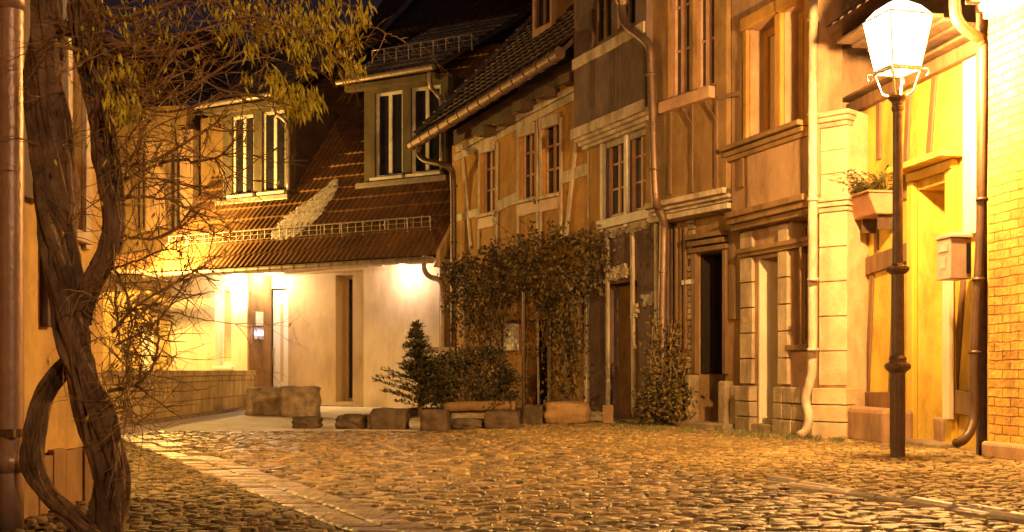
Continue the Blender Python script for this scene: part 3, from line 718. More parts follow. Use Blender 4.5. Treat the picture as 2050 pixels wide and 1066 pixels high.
# ------------------------------------------------------------------ house 4: grey panels
F4 = Face(XD(1180, 19.5), XD(1328, 17.3))
h4 = thing('half_timbered_house', base(F4), 'tall narrow half timbered house with dull grey panels and white double window', 'house', 'half timbered houses along the street')
up = .28
w4 = [F4.rect(1217, 268, 1257, 432), F4.rect(1263, 252, 1302, 415)]
w4 = [(a, b, w4[0][2]-.02, w4[0][3]) for a, b, c, e in w4]
d4 = F4.rect(1217, 566, 1276, 845); d4 = (d4[0], d4[1], 0, d4[3])
zj = F4.uz(1240, 228, up)[1]
obj('wall', MB().wall(F4, 0, F4.L, 0, zj-.25, w4+[d4], t=.45), 'grey_plaster', h4)
w4u = [F4.rect(1187, -60, 1224, 80, up), F4.rect(1236, -60, 1272, 62, up)]
w4u = [(a, b, F4.uz(1230, 70, up)[1], 8.2) for a, b, c, e in w4u]
obj('wall', MB().wall(F4, 0, F4.L, zj-.05, 8.6, w4u, t=.3, d=up), 'grey_plaster', h4)
obj('wall', MB().box(F4, (.0, F4.L-.01, 0, 8.5), -3.6, -.46), 'grey_plaster', h4)
obj('wall', MB().box(F4, (.03, F4.uz(1207, 400)[0], F4.uz(1195, 470)[1], F4.uz(1195, 285)[1]), .002, .012), 'ochre_plaster', h4)
jm = MB()
for k, (y0, y1, dd) in enumerate([(218, 240, .34), (241, 251, .27), (252, 262, .20), (263, 272, .13)]):
    a, b, z0, z1 = F4.rect(1180, y0, 1300, y1, dd); jm.box(F4, (-.02, F4.L, z0, z1-.002*k), -.02, dd)
obj('jetty_moulding', jm, 'pale_wood', h4, bevel=.01)
jm = MB(); a, b, z0, z1 = F4.rect(1180, 78, 1275, 100, up); jm.box(F4, (0, F4.L-.02, z0, z1), up+.002, up+.04)
objs('sill_beam', jm, 'pale_wood', h4, bevel=.008)
jm = MB()
for x in (1183, 1230, 1290): jm.bar(F4, x, 90, x, 215, .07, up+.001, up+.02)
jm.bar(F4, 1182, 20, 1182, 100, .09, up+.001, up+.05)
objs('timber_frame', jm, 'dark_wood', h4)
fr = MB()
u0, u1 = F4.uz(1210, 300)[0], F4.uz(1307, 300)[0]
for xx in (1211, 1259, 1306):
    uu = F4.uz(xx, 350)[0]; fr.box(F4, (uu-.045, uu+.045, w4[0][2]-.2, w4[0][3]+.1), .002, .07)
fr.box(F4, (u0-.1, u1+.05, w4[0][2]-.15, w4[0][2]-.01), .002, .10)
fr.box(F4, (u0-.1, u1+.05, w4[0][3]+.01, w4[0][3]+.12), .002, .075)
objs('window_surround', fr, 'white_paint', h4, bevel=.008)
for h in w4:
    o_ = window(h4, F4, h, d=-.08, cols=2, rows=3, fm='pink_paint', fw=.06, mw=.035, glass='curtain_glass')
    obj('head_board', MB().box(F4, (h[0]+.02, h[1]-.02, h[3]-.18, h[3]+.0), -.015, .03), 'pale_wood', o_)
for h in w4u: window(h4, F4, h, d=up-.1, cols=2, rows=3, fm='brown_wood', fw=.05, glass='glass')
jm = MB()
for a in [(1263, 440, 1266, 830), (1311, 425, 1312, 800), (1213, 440, 1215, 830)]: jm.bar(F4, *a, .075, .002, .045)
for a in [(1213, 455, 1320, 425)]: jm.bar(F4, *a, .16, .002, .035)
objs('timber_frame', jm, 'pale_wood', h4, bevel=.006)
rr = random.Random(3)     # patches of exposed lath and mortar
for (x0, x1, y0, y1) in ((1216, 1260, 528, 552), (1268, 1278, 612, 640), (1288, 1312, 600, 622), (1214, 1300, 452, 466)):
    lt = MB()
    for k in range(int((x1-x0)*(y1-y0)/14)):
        x = rr.uniform(x0, x1); y = rr.uniform(y0, y1)-(x-1262)*.3; q_ = rr.uniform(.02, .06); u, z = F4.uz(x, y)
        lt.box(F4, (u-q_, u+q_, z-q_*.5, z+q_*.5), .001, rr.uniform(.014, .05))
    obj('mortar_patch', lt, 'pale_wood', h4)
obj('door_jamb', MB().box(F4, (d4[0], F4.uz(1240, 700)[0]-.02, 0, d4[3]-.01), -.4, -.2), 'brown_plaster', h4)
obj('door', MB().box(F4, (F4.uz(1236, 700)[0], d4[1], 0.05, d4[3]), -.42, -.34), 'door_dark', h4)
obj('doorstep', MB().box(F4, (d4[0]-.1, d4[1]+.1, 0, .06), -.2, .12), 'plinth_stone', h4, bevel=.01)
# big stepped downpipe
dp = [F4.pw(1246, -40, up+.18), F4.pw(1246, 20, up+.18), F4.pw(1254, 50, up+.2), F4.pw(1280, 72, up+.16), F4.pw(1300, 95, up+.12), F4.pw(1304, 150, up+.10), F4.pw(1312, 380, up+.08), F4.pw(1318, 418, .25), F4.pw(1328, 440, .16), F4.pw(1329, 480, .12), F4.pw(1326, 640, .12)]
uu = F4.uz(1326, 640, .12)[0]; dp.append(F4.w(uu, .2, .12))
g = MB().tube(smooth_path(dp, 6), .062, 12)
for y in (150, 250, 340): clampg(g, F4.pw(1304+(y-150)*.035, y, up+.1), .064)
for z in (2.2, 1.1): clampg(g, F4.w(uu, z, .12), .064)
obj('downpipe', g, 'copper_pipe', h4, smooth=True)
obj('hopper', MB().lathe(F4.pw(1246, -40, up+.18), [(.07, F4.pw(1246, 12, up+.18).z), (.14, F4.pw(1246, -10, up+.18).z), (.14, F4.pw(1246, -40, up+.18).z)], 12), 'copper_pipe', h4)
obj('roof', tiled(F4, -.2, F4.L+.2, .5+up, lambda u: 8.55, 4, 1.1), 'dark_tile', h4)

# ------------------------------------------------------------------ house 2 (dark doorway, rose windows)
F2 = Face(XD(1330, 17.5), XD(1490, 15.9))
h2 = thing('half_timbered_house', base(F2), 'brown plastered timber house with tall rose framed windows over a dark open doorway', 'house', 'half timbered houses along the street')
up = .30
za = F2.uz(1420, 395, up)[1]
w2 = [F2.rect(1337, -120, 1380, 195, up), F2.rect(1387, -120, 1430, 182, up)]
w2 = [(a, b, F2.uz(1383, 190, up)[1], 7.2) for a, b, c, e in w2]
obj('wall', MB().wall(F2, -.05, F2.L, za-.0, 8.0, w2, t=.35, d=up), 'brown_plaster', h2)
d2_ = F2.rect(1399, 505, 1452, 840); d2_ = (d2_[0], d2_[1], 0, d2_[3])
ws = F2.rect(1376, 456, 1392, 560)
obj('wall', MB().wall(F2, -.05, F2.L, 0, za-.001, [d2_, ws], t=.6), 'brown_plaster', h2)
obj('wall', MB().box(F2, (-.04, F2.L-.01, 0, 7.9), -3.6, -.61), 'brown_plaster', h2)
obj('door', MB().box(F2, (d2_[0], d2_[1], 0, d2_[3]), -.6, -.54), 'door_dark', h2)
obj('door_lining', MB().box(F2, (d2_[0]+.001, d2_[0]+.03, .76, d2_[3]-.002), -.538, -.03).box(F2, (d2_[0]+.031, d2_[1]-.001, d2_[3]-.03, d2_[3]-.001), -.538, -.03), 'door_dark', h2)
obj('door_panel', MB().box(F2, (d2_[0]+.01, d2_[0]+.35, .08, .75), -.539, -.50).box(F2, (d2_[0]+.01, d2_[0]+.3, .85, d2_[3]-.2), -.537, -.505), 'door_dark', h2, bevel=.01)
# wreath on the dark door
wr = MB(); cw = F2.w(d2_[1]-.32, d2_[3]-.62, -.50)
for k in range(120):
    a = rnd.uniform(0, 6.28); rr_ = .14+rnd.uniform(-.03, .03)
    p = cw+Vector((F2.u.x, F2.u.y, 0))*math.cos(a)*rr_+Vector((0, 0, 1))*math.sin(a)*rr_
    wr.leaf(p, Vector((rnd.uniform(-1, 1), rnd.uniform(-1, 0), rnd.uniform(-1, 1))), .07, .03, Vector((0, -1, .2)))
tag(obj('door_wreath', wr, 'terracotta'), 'small reddish wreath hanging inside the dark doorway', 'wreath')
sm = MB()
for k, (w, pr_) in enumerate(((.02, .10), (.07, .06), (.12, .03))):
    sm.box(F2, (d2_[0]-.13, d2_[1]+.10, d2_[3]+.26-.09*k-.07, d2_[3]+.26-.09*k), .002, .16-.04*k)
sm.box(F2, (d2_[0]-.10, d2_[0]-.002, .75, d2_[3]+.005), -.02, .06); sm.box(F2, (d2_[1]+.002, d2_[1]+.08, .75, d2_[3]+.005), -.02, .06)
objs('door_surround', sm, 'brown_wood', h2, bevel=.008)
sm = MB().box(F2, (F2.uz(1388, 800)[0], d2_[0]-.003, -.02, .74), -.2, .16).box(F2, (d2_[1]+.003, F2.uz(1468, 800)[0], -.02, .66), -.2, .14).box(F2, (-.05, F2.uz(1386, 800)[0], -.02, .62), .002, .06).box(F2, (F2.uz(1469, 800)[0], F2.L, -.02, .60), .002, .08)
objs('plinth', sm, 'plinth_stone', h2, bevel=.03)
obj('doorstep', MB().box(F2, (d2_[0]-.12, d2_[1]+.35, .0, .09), -.5, .30), 'plinth_stone', h2, bevel=.02)
window(h2, F2, ws, d=-.08, cols=1, rows=1, fm='white_paint', fw=.04, sill=.06)
for h in w2:
    o_ = window(h2, F2, h, d=up-.13, cols=2, rows=4, fm='pink_paint', fw=.085, mw=.03, cm=.10, glass='curtain_glass')
sb = MB(); sb.box(F2, (w2[0][0]-.06, w2[1][1]+.05, w2[0][2]-.16, w2[0][2]-.002), up-.02, up+.13)
obj('window_sill', sb, 'pink_paint', h2, bevel=.012)
sb = MB()
for a in [(1383, 205, 1383, 385), (1432, 170, 1432, 380), (1484, 120, 1484, 375), (1340, 215, 1340, 390), (1434, 197, 1486, 185)]: sb.bar(F2, *a, .06, up+.002, up+.03)
for a in [(1362, 213, 1383, 250), (1410, 205, 1432, 240), (1452, 300, 1484, 282)]: sb.bar(F2, *a, .035, up+.03, up+.06)
objs('timber_frame', sb, 'brown_wood', h2, bevel=.005)
sb = MB()
for k, (y0, y1, dd) in enumerate([(380, 392, up+.06), (393, 402, up-.02), (403, 411, up-.09), (412, 424, up-.02)]):
    a, b, z0, z1 = F2.rect(1345, y0, 1495, y1, dd); sb.box(F2, (0.0, F2.L+.0, z0, z1-.003), .002, dd)
obj('jetty_moulding', sb, 'pale_wood', h2, bevel=.01)
sb = MB()
for k in range(5):
    x = 1461+k*6.5; sb.bar(F2, x, 448, x, 640, .075, .004, .035+.01*(k % 2))
obj('shutter', sb, 'brown_wood', h2, bevel=.006)
sb = MB()
for k in range(4): sb.bar(F2, 1343+k*9, 455, 1343+k*9, 700, .05, .003, .04+.02*(k % 2))
objs('timber_frame', sb, 'brown_wood', h2, bevel=.006)
rr = random.Random(9); bk = MB()
for k in range(26):
    z = .75+k*.085; bk.box(F2, (F2.uz(1381, 600)[0]+rr.uniform(-.03, .03), F2.uz(1393, 600)[0], z, z+.072), .002, .03+rr.uniform(0, .02))
obj('brick_infill', bk, 'plinth_stone', h2, bevel=.006)
obj('roof', tiled(F2, -.2, F2.L+.2, .7, lambda u: 7.95, 4, 1.1), 'dark_tile', h2)

# ------------------------------------------------------------------ sandstone house with bay
F5 = Face(XD(1488, 15.8), XD(1642, 14.1)); F6 = Face(XD(1642, 14.1), XD(1697, 13.85))
h5 = thing('sandstone_house', base(F5), 'sandstone fronted house with projecting timber bay and banded corner pier', 'house')
z0b = F5.uz(1560, 418, .2)[1]
d5 = F5.rect(1519, 516, 1563, 860); d5 = (d5[0], d5[1], 0, d5[3])
w5 = F5.rect(1586, 440, 1617, 690)
obj('wall', MB().wall(F5, 0, F5.L, 0, z0b, [d5, w5], t=.5), 'rose_plaster', h5)
obj('wall', MB().box(F5, (.01, F5.L-.3, 0, 7.4), -2.5, -.51), 'rose_plaster', h5)
obj('door', MB().box(F5, d5, -.5, -.42), 'brown_wood', h5)
obj('door_reveal', MB().box(F5, (d5[0]+.001, d5[0]+.03, .02, d5[3]-.002), -.41, .006), 'cream_plaster', h5)
window(h5, F5, w5, d=-.2, cols=1, rows=2, fm='brown_wood', fw=.07, sill=.07)
qs = MB(); rr = random.Random(2)
def quoins(F, u0, u1, z0, z1, n, dd, vary=.0):
    for k in range(n):
        a = z0+(z1-z0)*k/n; b = z0+(z1-z0)*(k+1)/n; e = vary*(k % 2)
        qs.box(F, (u0, u1+e, a+.007, b-.007), .002, dd+rr.uniform(-.004, .004))
ztop = z0b-.16
quoins(F5, .0, F5.uz(1512, 700)[0], .62, ztop, 6, .05)
quoins(F5, F5.uz(1565, 700)[0], F5.uz(1584, 700)[0], .62, ztop, 6, .06)
objs('pilaster', qs, 'sandstone', h5, bevel=.008)
qs = MB()
for (a, b) in ((-.02, F5.uz(1517, 800)[0]), (F5.uz(1563, 800)[0], F5.L-.01)):
    for j, (z0_, z1_) in enumerate(((0, .2), (.2, .4), (.4, .60))):
        n = 1 if b-a < .5 else 4; 
        for k in range(n):
            qs.box(F5, (a+(b-a)*k/n+.006, a+(b-a)*(k+1)/n-.006, z0_+.006, z1_-.006), .002, .12+rr.uniform(-.008, .008))
objs('plinth', qs, 'plinth_stone', h5, bevel=.010)
obj('doorstep', MB().box(F5, (d5[0]-.02, d5[1]+.02, .004, .12), -.4, .1), 'plinth_stone', h5, bevel=.012)
sb = MB()
for (y, dd) in ((492, .08), (500, .05)):
    z = F5.uz(1560, y, .0)[1]; sb.box(F5, (0, F5.L, z-.03, z+.03), .052, dd+.03)
objs('string_course', sb, 'brown_plaster', h5, bevel=.01)
# bay storeys
bay = .16
b5 = [F5.rect(1502, 48, 1558, 266, bay), F5.rect(1571, 20, 1618, 246, bay)]
zb_ = F5.uz(1560, 262, bay)[1]; b5 = [(b5[0][0], b5[0][1], zb_, F5.uz(1560, 30, bay)[1]), (b5[1][0], b5[1][1], zb_, F5.uz(1560, 30, bay)[1])]
obj('wall', MB().wall(F5, -.02, F5.L+.02, z0b+.0, 7.5, b5, t=.45, d=bay), 'rose_plaster', h5)
sb = MB()
for k, (z, dd) in enumerate(((z0b+.10, .26), (z0b+.02, .22), (z0b-.06, .16))): sb.box(F5, (-.05, F5.L+.03, z-.078, z), -.01, dd)
for k, (z, dd) in enumerate(((zb_-.0, .30), (zb_-.07, .24), (zb_-.13, .20))): sb.box(F5, (-.06, F5.L+.03, z-.065, z-.002), .161, dd+.03)
objs('cornice', sb, 'brown_plaster', h5, bevel=.012)
obj('panel', MB().prism(F5, [(1497, 300), (1602, 275), (1602, 402), (1497, 420)], bay+.002, bay+.03), 'rose_plaster', h5, bevel=.008)
sb = MB()
for h in b5:
    sb.box(F5, (h[0]-.09, h[0]-.002, h[2], h[3]), bay+.002, bay+.06).box(F5, (h[1]+.002, h[1]+.09, h[2], h[3]), bay+.002, bay+.06).box(F5, (h[0]-.11, h[1]+.11, h[3]+.002, h[3]+.16), bay+.002, bay+.09)
objs('window_surround', sb, 'ochre_plaster', h5, bevel=.012)
for h in b5: window(h5, F5, h, d=bay-.25, cols=2, rows=1, fm='ochre_plaster', fw=.10, cm=.12, glass='blind')
# pier
qs = MB(); zc1 = F6.uz(1670, 425)[1]; zc2 = F6.uz(1670, 395)[1]; zd1 = F6.uz(1670, 255)[1]; zd2 = F6.uz(1670, 225)[1]
obj('pier', MB().box(F6, (0, F6.L, 0, zd2+.02), -.6, -.0), 'pier_stone', h5)
n = 5
for k in range(n):
    a = .62+(zc1-.62)*k/n; b = .62+(zc1-.62)*(k+1)/n; qs.box(F6, (.0, F6.L, a+.006, b-.006), .002, .03+rr.uniform(-.003, .003))
for k in range(3):
    a = zc2+(zd1-zc2)*k/3; b = zc2+(zd1-zc2)*(k+1)/3; qs.box(F6, (.02, F6.L-.02, a+.004, b-.004), .002, .02)
for k in range(3): qs.box(F6, (-.04, F6.L+.05, .2*k+.006, .2*k+.194), -.1, .13)
obj('pier_blocks', qs, 'pier_stone', h5, bevel=.008)
qs = MB()
for (a, b) in ((zc1, zc2), (zd1, zd2)):
    for k in range(3): qs.box(F6, (-.02-.02*k, F6.L+.02+.025*k, a+(b-a)*k/3, a+(b-a)*(k+1)/3-.003), -.1, .05+.03*k)
objs('pier_capital', qs, 'sandstone', h5, bevel=.01)
obj('roof', tiled(F5, -.2, F5.L+.6, .6, lambda u: 7.45, 4, 1.1), 'dark_tile', h5)
# its downpipe
dp = [F5.pw(1629, -160, .30), F5.pw(1628, 100, .28), F5.pw(1627, 240, .28), F5.pw(1627, 420, .25), F5.pw(1627, 560, .22), F5.pw(1626, 730, .22), F5.pw(1621, 765, .24), F5.pw(1613, 800, .27), F5.pw(1620, 835, .27), F5.pw(1614, 862, .32), F5.pw(1601, 872, .42)]
pth = smooth_path(dp, 6); g = MB().tube(pth, .052, 14)
for y in (40, 230, 400, 560, 700): clampg(g, F5.pw(1627.5, y, .26), .055)
obj('downpipe', g, 'pale_wood', h5, smooth=True)

# ------------------------------------------------------------------ yellow half timbered house
F7 = Face(XD(1690, 14.84), XD(1985, 11.55))
h7 = thing('half_timbered_house', base(F7), 'bright yellow half timbered house with yellow door directly behind the lit street lamp', 'house', 'half timbered houses along the street')
d7 = F7.rect(1838, 372, 1903, 880); d7 = (d7[0], d7[1], 0, d7[3])
ze = F7.uz(1840, 140)[1]
obj('wall', MB().wall(F7, 0, F7.L, 0, ze, [d7], t=.45), 'yellow_plaster', h7)
obj('wall', MB().box(F7, (.1, F7.L, 0, ze), -3.5, -.46), 'yellow_plaster', h7)
dd = obj('door', MB().box(F7, d7, -.40, -.33), 'door_yellow', h7)
kc = F7.w((d7[0]+d7[1])/2-.12, F7.uz(1863, 440, -.3)[1], -.33)
kn = MB().tube([kc, kc+Vector((F7.n.x, F7.n.y, 0))*.03], .055, 16)
obj('knocker', kn, 'iron', dd)
hc = F7.pw(1887, 640, -.33)
obj('handle', MB().tube([hc, hc+Vector((F7.n.x, F7.n.y, 0))*.06, hc+Vector((F7.n.x, F7.n.y, -.3))*.06], .016, 8), 'iron', dd)
sb = MB().box(F7, (d7[0]-.13, d7[0]-.003, 0, d7[3]+.10), .002, .07).box(F7, (d7[1]+.003, d7[1]+.16, 0, d7[3]+.10), .002, .07).box(F7, (d7[0]-.13, d7[1]+.16, d7[3]+.102, d7[3]+.2), .002, .08)
objs('door_surround', sb, 'door_yellow', h7, bevel=.012)
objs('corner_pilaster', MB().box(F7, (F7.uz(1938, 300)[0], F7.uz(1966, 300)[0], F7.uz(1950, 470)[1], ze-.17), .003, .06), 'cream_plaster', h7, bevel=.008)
obj('door_cap', MB().box(F7, (d7[0]-.22, d7[1]+.28, d7[3]+.202, d7[3]+.27), .002, .26), 'yellow_plaster', h7, bevel=.01)
sb = MB()
for a in [(1704, 225, 1704, 785), (1720, 215, 1714, 500), (1869, 150, 1856, 320), (1817, 190, 1808, 400), (1757, 205, 1757, 320)]: sb.bar(F7, *a, .10, .002, .03)
for a in [(1712, 558, 1728, 790), (1744, 550, 1734, 790), (1790, 540, 1780, 790), (1716, 420, 1735, 540), (1752, 400, 1752, 530), (1926, 560, 1908, 800)]: sb.bar(F7, *a, .085, .002, .028)
sb.bar(F7, 1692, 548, 1822, 502, .21, .004, .05)
sb.bar(F7, 1690, 806, 1790, 806, .24, .004, .06); sb.bar(F7, 1908, 805, 1950, 810, .24, .004, .06)
objs('timber_frame', sb, 'brown_wood', h7, bevel=.008)
objs('post', MB().box(F7, (F7.uz(1893, 700, .1)[0], F7.uz(1905, 700, .1)[0], .3, F7.uz(1899, 540)[1]), .072, .14), 'cream_plaster', h7, bevel=.01)
objs('plinth', MB().box(F7, (.0, F7.uz(1790, 850, .3)[0], -.02, .38), .062, .42), 'rose_plaster', h7, bevel=.05)
obj('doorstep', MB().box(F7, (d7[0]-.2, d7[1]+.2, -.01, .06), -.3, .25), 'plinth_stone', h7, bevel=.02)
# overhanging eaves with boarding
ev = MB(); ue = F7.uz(1668, 120, 1.05)[0]
for k in range(6):
    a = .08+.17*k; ev.box(F7, (ue, F7.L+.02, ze+.02+.035*k, ze+.055+.035*k), a-.09, a+.085)
obj('eaves_boarding', ev, 'dark_wood', h7, bevel=.006)
objs('cornice', MB().box(F7, (-.05, F7.L, ze-.16, ze-.02), .002, .10).box(F7, (-.05, F7.L, ze-.0, ze+.03), .0, .2), 'brown_wood', h7, bevel=.012)
obj('roof', tiled(F7, ue, F7.L, 1.1, lambda u: ze+.32, 4, 1.0), 'dark_tile', h7)
# corner block at the foot of the wall and its boulder
bx = G(1912, 894)
# window box
q = F7.uz(1745, 400, .05)
wb = thing('window_box', tuple(F7.pw(1750, 430, .02)), 'terracotta plant trough fixed to the yellow wall left of the lamp post', 'planter')
ub0 = F7.uz(1702, 400, .3)[0]; ub1 = F7.uz(1748, 400, .3)[0]; zq0 = F7.uz(1748, 428, .3)[1]; zq1 = F7.uz(1748, 386, .3)[1]
vs = [F7.w(u+(o if i else -o)*0, z, d) for i, u in enumerate((ub0, ub1)) for (z, d, o) in ((zq0, .06, 0), (zq0, .26, 0), (zq1, .36, 0), (zq1, .04, 0))]
obj('trough', MB().add(vs, [(0, 1, 2, 3), (7, 6, 5, 4), (0, 4, 5, 1), (1, 5, 6, 2), (2, 6, 7, 3), (3, 7, 4, 0)]), 'terracotta', wb, bevel=.015)
obj('rim', MB().box(F7, (ub0-.02, ub1+.02, zq1+.002, zq1+.03), .02, .38), 'terracotta', wb, bevel=.01)
objs('bracket', MB().box(F7, (ub0+.08, ub0+.11, zq0-.16, zq0-.003), .002, .2).box(F7, (ub1-.11, ub1-.08, zq0-.16, zq0-.003), .002, .2), 'iron', wb)
pl = MB(); rr = random.Random(5)
for k in range(46):
    u = rr.uniform(ub0-.05, ub1+.02); a = rr.uniform(-1.2, 1.2); p = F7.w(u, zq1+.02, rr.uniform(.1, .32))
    dr_ = Vector((F7.u.x*math.sin(a)+F7.n.x*rr.uniform(-.3, .7), F7.u.y*math.sin(a)+F7.n.y*rr.uniform(-.3, .7), rr.uniform(.4, 1.1))).normalized(); L = rr.uniform(.18, .38); pts = []
    for j in range(7): pts.append(p.copy()); p = p+dr_*L/6; dr_.z -= .12; dr_.normalize()
    pl.tube(pts, [.005, .005, .004, .004, .003, .003, .002], 4)
    for j in range(1, 7):
        for s in (-1, 1):
            sd = dr_.cross(Vector((0, 0, 1)))*s
            for m_ in range(2): pl.leaf(pts[j], sd+dr_*.5+Vector((0, 0, rr.uniform(-.3, .3))), rr.uniform(.05, .09), .018, Vector((rr.uniform(-.5, .5), rr.uniform(-.5, .5), 1)))
tag(obj('trough_plant', pl, 'fern_leaf'), 'feathery green plant spilling over the terracotta trough', 'plant')
# mailbox
mbx = thing('mailbox', tuple(F7.pw(1912, 560, .1)), 'metal mailbox with sloped lid and side slot mounted beside the yellow door', 'mailbox')
Dm = 11.35; c0 = P(1903, 558, Dm); sc = Dm/FP
FM = Face((c0.x-.10, c0.y+.36), (c0.x, c0.y)); FM2 = Face((c0.x+.002, c0.y), (c0.x+.215, c0.y+.05))
hM = 82*sc
vs = []
ax = Vector((c0.x, c0.y, c0.z)); bx1 = P(1875, 556, Dm+.30); bx1.z = c0.z; rx = P(1945, 558, Dm+.05); rx.z = c0.z; fx = bx1+rx-ax
vs = [ax, rx, fx, bx1]; top = [v+Vector((0, 0, hM)) for v in vs]
obj('body', MB().add(vs+top, [(0, 3, 2, 1), (4, 5, 6, 7), (0, 1, 5, 4), (1, 2, 6, 5), (2, 3, 7, 6), (3, 0, 4, 7)]), 'box_metal', mbx, bevel=.008)
cm_ = (ax+fx)/2; ex = lambda v, s, z: Vector((cm_.x+(v.x-cm_.x)*s, cm_.y+(v.y-cm_.y)*s, z))
z0_ = c0.z+hM+.002
obj('lid', MB().add([ex(v, 1.12, z0_) for v in vs]+[ex(v, 1.10, z0_+.03) for v in vs]+[ex(v, .6, z0_+.06) for v in vs], [(0, 3, 2, 1)]+[(i, (i+1) % 4, 4+(i+1) % 4, 4+i) for i in range(4)]+[(4+i, 4+(i+1) % 4, 8+(i+1) % 4, 8+i) for i in range(4)]+[(8, 9, 10, 11)]), 'box_metal', mbx, bevel=.006)
e1 = (rx-ax).normalized(); nn = Vector((e1.y, -e1.x, 0)); nn = nn if nn.y < 0 else -nn
wS = (rx-ax).length
sx0 = ax+e1*wS*.74+nn*.001; sx1 = ax+e1*wS*.93+nn*.001
def slab3(a, b, z0, z1, n_, t): 
    v = [a+Vector((0, 0, z0)), b+Vector((0, 0, z0)), b+Vector((0, 0, z1)), a+Vector((0, 0, z1))]; return MB().add(v+[q+n_*t for q in v], [(0, 1, 2, 3), (7, 6, 5, 4), (0, 4, 5, 1), (1, 5, 6, 2), (2, 6, 7, 3), (3, 7, 4, 0)])
obj('slot', slab3(sx0, sx1, .05, hM-.05, nn, .008), 'black_void', mbx, bevel=.004)
e2 = (ax-bx1).normalized(); n2 = Vector((e2.y, -e2.x, 0)); n2 = n2 if n2.x < 0 else -n2; wF = (ax-bx1).length
obj('flap', slab3(bx1+e2*wF*.15+n2*.001, ax-e2*wF*.15+n2*.001, hM*.68, hM*.85, n2, .012), 'galvanised', mbx, bevel=.004)
obj('plate', slab3(bx1+e2*wF*.30+n2*.001, ax-e2*wF*.30+n2*.001, hM*.28, hM*.55, n2, .006), 'galvanised', mbx)

# ------------------------------------------------------------------ brick building (right edge)
A8 = Vector(XD(1979, 10.85)); F8 = Face(A8, A8+Vector((.156, -1))*7)
h8 = thing('brick_building', base(F8), 'brick building at the right edge with rendered plinth and moulded cornice', 'building')
zk = F8.uz(2010, 22)[1]; zp = F8.uz(2010, 886)[1]
obj('wall', MB().box(F8, (0, F8.L, zp, zk), -4, 0), 'brick', h8, F=F8)
objs('plinth', MB().box(F8, (-.02, F8.L, 0, zp-.002), -4, .07), 'rose_plaster', h8, bevel=.03)
sb = MB()
for k, (dz, dd) in enumerate(((.002, .05), (.07, .09), (.16, .16))): sb.box(F8, (-.03-.05*k, F8.L, zk+dz, zk+dz+(.066 if k < 2 else .09)), -4, dd)
objs('cornice', sb, 'cream_plaster', h8, bevel=.012)
obj('wall', MB().box(F8, (.0, F8.L, zk+.26, 7.5), -4, .0), 'brick', h8, F=F8)
# brown downpipe with shoe and a square conductor post behind
Dp = 10.95
dp = [P(1912, -120, Dp-.1), P(1912, 10, Dp-.1), P(1920, 45, Dp-.1), P(1945, 68, Dp-.05), P(1966, 85, Dp), P(1969, 130, Dp), P(1966, 400, Dp), P(1952, 690, Dp-.02), P(1950, 820, Dp-.05), P(1944, 858, Dp-.10), P(1930, 880, Dp-.16), P(1914, 888, Dp-.22)]
pth = smooth_path(dp, 6)
g = MB().tube(pth, [.052 if p.z > 3.2 else .043 for p in pth], 16)
for y in (400, 560, 706, 812):
    x = 1966-(y-400)*.045; clampg(g, P(x if y < 700 else 1952, y, Dp-.01), .047)
obj('downpipe', g, 'brown_pipe', h8, smooth=True)
q0 = P(1968, 915, 11.0)
obj('corner_post', MB().wbox(q0.x-.045, q0.x+.035, 10.98, 11.06, 0, 4.6), 'iron', h8, bevel=.01)
obj('eaves_gutter', MB().tube([P(1890, -25, 11.2), P(2060, -110, 9.8)], .07, 14), 'brown_pipe', h8)
# stone guard against the wall
def rock(name, label, cat, x, yb, wpx, hpx, m, seed, boxy=.6, depth=1.0, group=None, rough=.10, D=None):
    D = D or CH*FP/(yb-HY); sc = D/FP; w, h = wpx*sc, hpx*sc; c = Vector(((x-CX)*sc, D+w*depth*.4, 0)); N = 24; mb = MB(); vs = []; r = random.Random(seed)
    off = Vector((seed*3.1, seed*1.7, 0)); ang = r.uniform(-.15, .15)
    for i in range(N+1):
        th = math.pi*i/N
        for j in range(2*N):
            ph = math.pi*j/N; p = Vector((math.sin(th)*math.cos(ph), math.sin(th)*math.sin(ph), math.cos(th)))
            mx = max(abs(p.x), abs(p.y), abs(p.z)); q = p.lerp(p/mx, boxy)
            k = 1+rough*2.0*noise.noise(q*1.6+off)+rough*.8*noise.noise(q*5+off)+rough*.5*noise.noise(q*12+off)-rough*1.1*abs(noise.noise(Vector((q.x*2.2, q.y*2.2, q.z*4))+off))
            q = q*k; X = q.x*w*.5; Y = q.y*w*.5*depth; Z = (q.z+.94)*h*.5
            vs.append((c.x+X*math.cos(ang)-Y*math.sin(ang), c.y+X*math.sin(ang)+Y*math.cos(ang), max(Z, -.02)))
    fs = [(i*2*N+j, (i+1)*2*N+j, (i+1)*2*N+(j+1) % (2*N), i*2*N+(j+1) % (2*N)) for i in range(N) for j in range(2*N)]
    mb.add(vs, fs); o = obj(name, mb, m, smooth=True); return tag(o, label, cat, group)
rock('guard_stone', 'rounded plastered guard stone beside the yellow door under the mailbox', 'stone', 1910, 896, 54, 62, 'rose_plaster', 41, boxy=.8, rough=.03)
g_ = 'garden rocks along the forecourt'
rock('stone_trough', 'pale weathered stone trough with pitted top, leftmost of the rocks', 'stone trough', 529, 834, 82, 60, 'rock_pale', 2, boxy=.85, rough=.05, depth=.6)
rock('garden_rock', 'large upright weathered block close to the stone trough', 'rock', 598, 838, 76, 66, 'rock_pale', 3, boxy=.8, rough=.06, depth=.7, group=g_)
rock('garden_rock', 'small low dark rock in front of the large pale block', 'rock', 611, 861, 58, 28, 'rock_dark', 4, group=g_)
rock('garden_rock', 'dark rock with flat top, second in the front row of rocks', 'rock', 700, 862, 64, 32, 'rock_dark', 5, group=g_)
rock('garden_rock', 'low dark rock squeezed between two larger rocks of the front row', 'rock', 738, 856, 40, 26, 'rock_dark', 6, group=g_)
